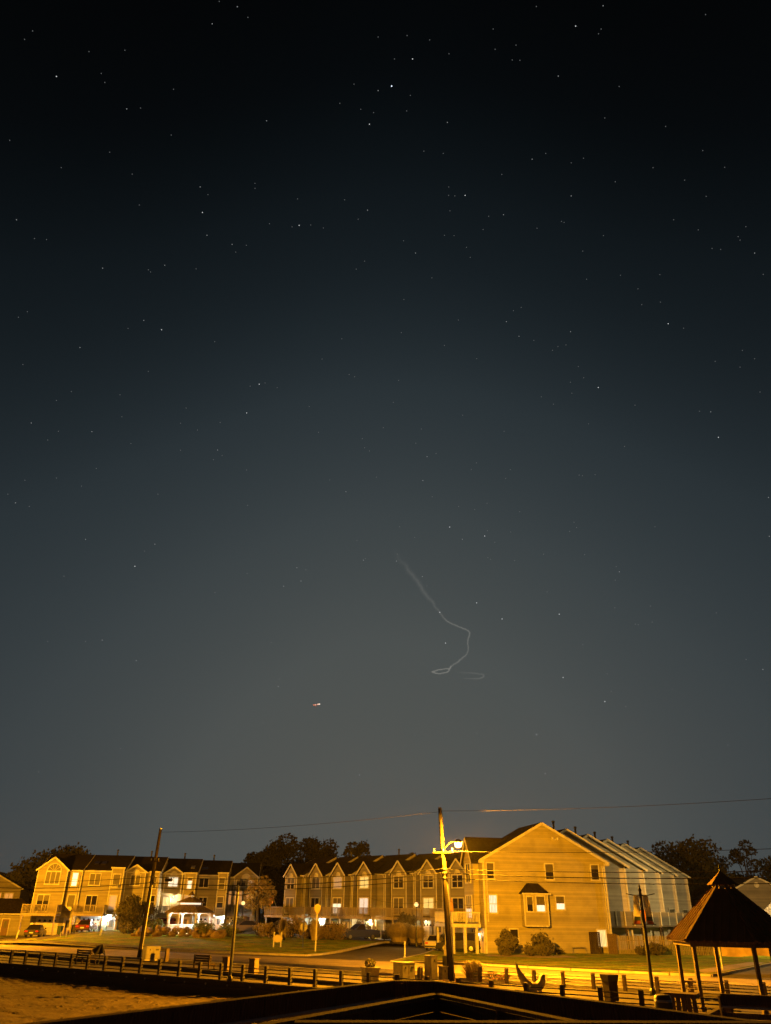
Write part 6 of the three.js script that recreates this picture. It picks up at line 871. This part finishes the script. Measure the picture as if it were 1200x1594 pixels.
{ const t = thing('patio_umbrella', 'closed patio umbrella standing on the deck of the cream gable house', 'umbrella', [7.3, 2.722, -87.6]); mesh('pole', new B().lathe([[0.2, 0], [0.2, 0.06], [0.03, 0.08], [0.03, 2.3], [0, 2.32]], 10), M.trim, t); mesh('canopy', new B().lathe([[0.06, 0.95], [0.22, 1.1], [0.16, 1.7], [0.05, 2.2], [0, 2.25]], 9), std([0.45, 0.25, 0.12], 0.9), t); }
{ const t = thing('patio_table', 'round glass top table on the deck of the cream gable house', 'table', [9.1, 2.722, -88.2]); mesh('top', new B().lathe([[0.5, 0.68], [0.5, 0.71], [0, 0.71]], 16), M.trim, t); mesh('leg', new B().lathe([[0.25, 0], [0.05, 0.05], [0.04, 0.68]], 10), M.darkMetal, t); }
{ const t = thing('charcoal_grill', 'dark kettle grill on the far left middle townhouse balcony', 'grill', [-13.6, 3.102, -124.9]); mesh('bowl', new B().lathe([[0, 0.62], [0.22, 0.68], [0.3, 0.85], [0.22, 1.05], [0, 1.12]], 12), M.dark, t); for (const k of [0, 2.1, 4.2]) mesh('leg', new B().tube([V(0.15 * Math.cos(k), 0.66, 0.15 * Math.sin(k)), V(0.3 * Math.cos(k), 0, 0.3 * Math.sin(k))], 0.02, 6), M.darkMetal, t); }

// ---------------------------------------------------------------- stars, vapour trail, aircraft
const aim = (az, alt, r) => { const a = THREE.MathUtils.degToRad(az), h = THREE.MathUtils.degToRad(alt); return V(Math.sin(a) * Math.cos(h) * r, 3.6 + Math.sin(h) * r, -Math.cos(a) * Math.cos(h) * r); };
{
  const geo = new THREE.IcosahedronGeometry(1, 1), mags = [0, 1, 2, 3, 4].map((m) => { const s = std([0, 0, 0], 1), k = [0, 0.15, 0.3, 0.7, 1.5][m]; s.emissive.setRGB(k * (m === 4 ? 0.75 : 0.95), k * (m === 4 ? 0.85 : 0.98), k); return s; }), rad = [0, 0.9, 0.95, 1.1, 1.5];
  const words = ['', 'faint small star in the night sky', 'medium bright star in the night sky', 'bright white star in the night sky', 'brightest bluish star high in the night sky'];
  for (const [az, alt, m] of STARS) { const s = mesh('sky_star', geo, mags[m]); s.castShadow = s.receiveShadow = false; s.position.copy(aim(az, alt, 2000)); s.scale.setScalar(rad[m]); tag(s, words[m], 'star', m === 4 ? undefined : ['', 'faint stars', 'medium stars', 'bright stars'][m]); }
}
{ // thin exhaust trail of pale vapour, so high that the sun still reaches it
  const pos = [], col = [], idx = [], nor = [];
  const strand = (list, a0, wob) => {
    const c = new THREE.CatmullRomCurve3(list.map(([az, alt]) => aim(az, alt, 2600))), N = list.length * 8, pts = c.getPoints(N);
    pts.forEach((p, i) => { const k = list[Math.min(list.length - 1, Math.floor(i / 8))][2]; p.x += k * 0.9 * (fbm(i * 0.021, 0.2, 16, 3, 71) - 0.5); p.y += k * 0.9 * (fbm(i * 0.023, 0.6, 16, 3, 72) - 0.5); });
    const val = (i, k) => { const f = i / N * (list.length - 1), j = Math.min(list.length - 2, Math.floor(f)); return lerp(list[j][k], list[j + 1][k], f - j); };
    for (const [sc, al] of [[1.0, 0.16], [0.72, 0.2], [0.48, 0.24], [0.25, 0.3]]) {
      const base = pos.length / 3, S = 10;
      for (let i = 0; i <= N; i++) {
        const d = pts[Math.min(N, i + 1)].clone().sub(pts[Math.max(0, i - 1)]).normalize(), s = d.clone().cross(V(0, 0.3, 1)).normalize(), t = s.clone().cross(d), r = val(i, 2) * sc * (1 + wob * (fbm(i * 0.013, sc * 0.11, 12, 3, 44) - 0.5)), a = a0(i / N) * al * (0.7 + 0.6 * fbm(i * 0.017, 0.3, 10, 3, 45));
        for (let k = 0; k < S; k++) { const q = k / S * 6.283, o = s.clone().multiplyScalar(Math.cos(q)).addScaledVector(t, Math.sin(q)), v = pts[i].clone().addScaledVector(o, r); pos.push(v.x, v.y, v.z); nor.push(o.x, o.y, o.z); col.push(1, 1, 1, a); }
      }
      for (let i = 0; i < N; i++) for (let k = 0; k < S; k++) { const m = (k + 1) % S, A = base + i * S; idx.push(A + k, A + S + m, A + m, A + k, A + S + k, A + S + m); }
    }
  };
  strand([[0.46, 25.22, 15.5], [1.0, 24.36, 16.5], [1.9, 23.45, 15.5], [2.68, 22.49, 13.6], [3.39, 21.48, 11.6], [4.09, 20.58, 8.7], [4.43, 20.1, 5.8], [4.92, 19.57, 4.8], [5.57, 19.23, 4.8], [6.06, 19.04, 4.4], [6.5, 18.84, 4.4], [6.67, 18.7, 4.8], [6.64, 18.46, 4.8], [6.52, 18.04, 3.9], [6.55, 17.58, 3.9], [6.49, 17.25, 3.9], [6.28, 16.98, 4.4], [5.93, 16.75, 5.8], [5.57, 16.48, 5.8], [5.22, 16.26, 4.8], [5.02, 16.03, 4.8]], (f) => 0.16 * smooth(0, 0.16, f) + 0.34 * smooth(0.28, 0.4, f) - 0.12 * smooth(0.6, 0.7, f) + 0.2 * smooth(0.92, 1, f), 0.5);
  strand([[5.02, 16.03, 4.2], [4.78, 16.08, 3.4], [4.49, 16.03, 3.4], [4.19, 15.99, 3.4], [3.9, 15.9, 4.2], [3.7, 15.85, 3.4], [3.94, 15.78, 3.4], [4.28, 15.73, 3.9], [4.67, 15.78, 3.9], [4.97, 15.89, 3.9], [5.18, 16.26, 3.4]], () => 0.8, 0.7);
  strand([[5.31, 15.89, 4.4], [6.04, 15.78, 4.2], [6.76, 15.75, 3.6], [7.24, 15.67, 3.6], [7.58, 15.62, 4.4], [7.62, 15.48, 4.4], [7.28, 15.35, 3.4], [6.75, 15.34, 3.4], [6.12, 15.37, 3.4]], (f) => 0.2 * smooth(0, 0.3, f) + 0.12 * smooth(0.45, 0.6, f) - 0.2 * smooth(0.7, 1, f), 0.5);
  const g = new THREE.BufferGeometry(); g.setAttribute('position', new THREE.Float32BufferAttribute(pos, 3)); g.setAttribute('normal', new THREE.Float32BufferAttribute(nor, 3)); g.setAttribute('color', new THREE.Float32BufferAttribute(col, 4)); g.setIndex(idx);
  const m = new THREE.MeshStandardMaterial({ roughness: 1, vertexColors: true, transparent: true, opacity: 0.26, side: THREE.DoubleSide }); m.color.setRGB(0.9, 0.9, 0.9);
  const c = mesh('vapour_cloud_trail', g, m); c.castShadow = false; tag(c, 'thin twisting pale vapour trail curling in the lower night sky', 'vapour trail');
}
{ // far aircraft with its lights on
  const q = aim(-4.98, 13.38, 1800), t = thing('sky_aircraft', 'tiny distant aircraft with white and red lights in the lower sky', 'aircraft', q.toArray(), 0.3), grey = std([0.2, 0.2, 0.2], 0.5);
  mesh('fuselage', new B().tube([V(-9, 0, 0), V(-7, 0, 0), V(6, 0.6, 0), V(9, 1.4, 0)], [0.4, 1.1, 1.0, 0.2], 10), grey, t, true); mesh('wing', new B().hexa([V(-2, -0.2, 9), V(1, -0.2, 9), V(2, -0.2, -9), V(-1.5, -0.2, -9), V(-2, 0.1, 9), V(1, 0.1, 9), V(2, 0.1, -9), V(-1.5, 0.1, -9)]), grey, t); mesh('tail_fin', new B().prism([[6, 1], [9, 1.4], [9.4, 4], [8, 4]], (a, b, c) => V(a, b, c), -0.15, 0.15), grey, t);
  const g = new THREE.IcosahedronGeometry(1.5, 1); for (const [x, y, z, c] of [[7.5, 1.6, 2, [1.2, 1.0, 0.8]], [4.5, 1.2, 2, [1.2, 0.7, 0.5]], [1.5, 0.6, 2, [1.1, 0.55, 0.4]], [-2, -0.6, 2, [1.0, 0.5, 0.35]], [-5.5, -1.4, 2, [0.8, 0.2, 0.1]], [-1, -3.0, 2, [0.25, 0.07, 0.04]]]) { const m = std([0, 0, 0], 1); m.emissive.setRGB(...c); const l = mesh('light', g, m, t); l.position.set(x, y, z); l.castShadow = false; }
}

// thin haze of damp air, added mainly to give the lamps a lens-bloom halo
scene.fog = new THREE.FogExp2(0xffffff, 0.00004);

renderer.render(scene, camera);
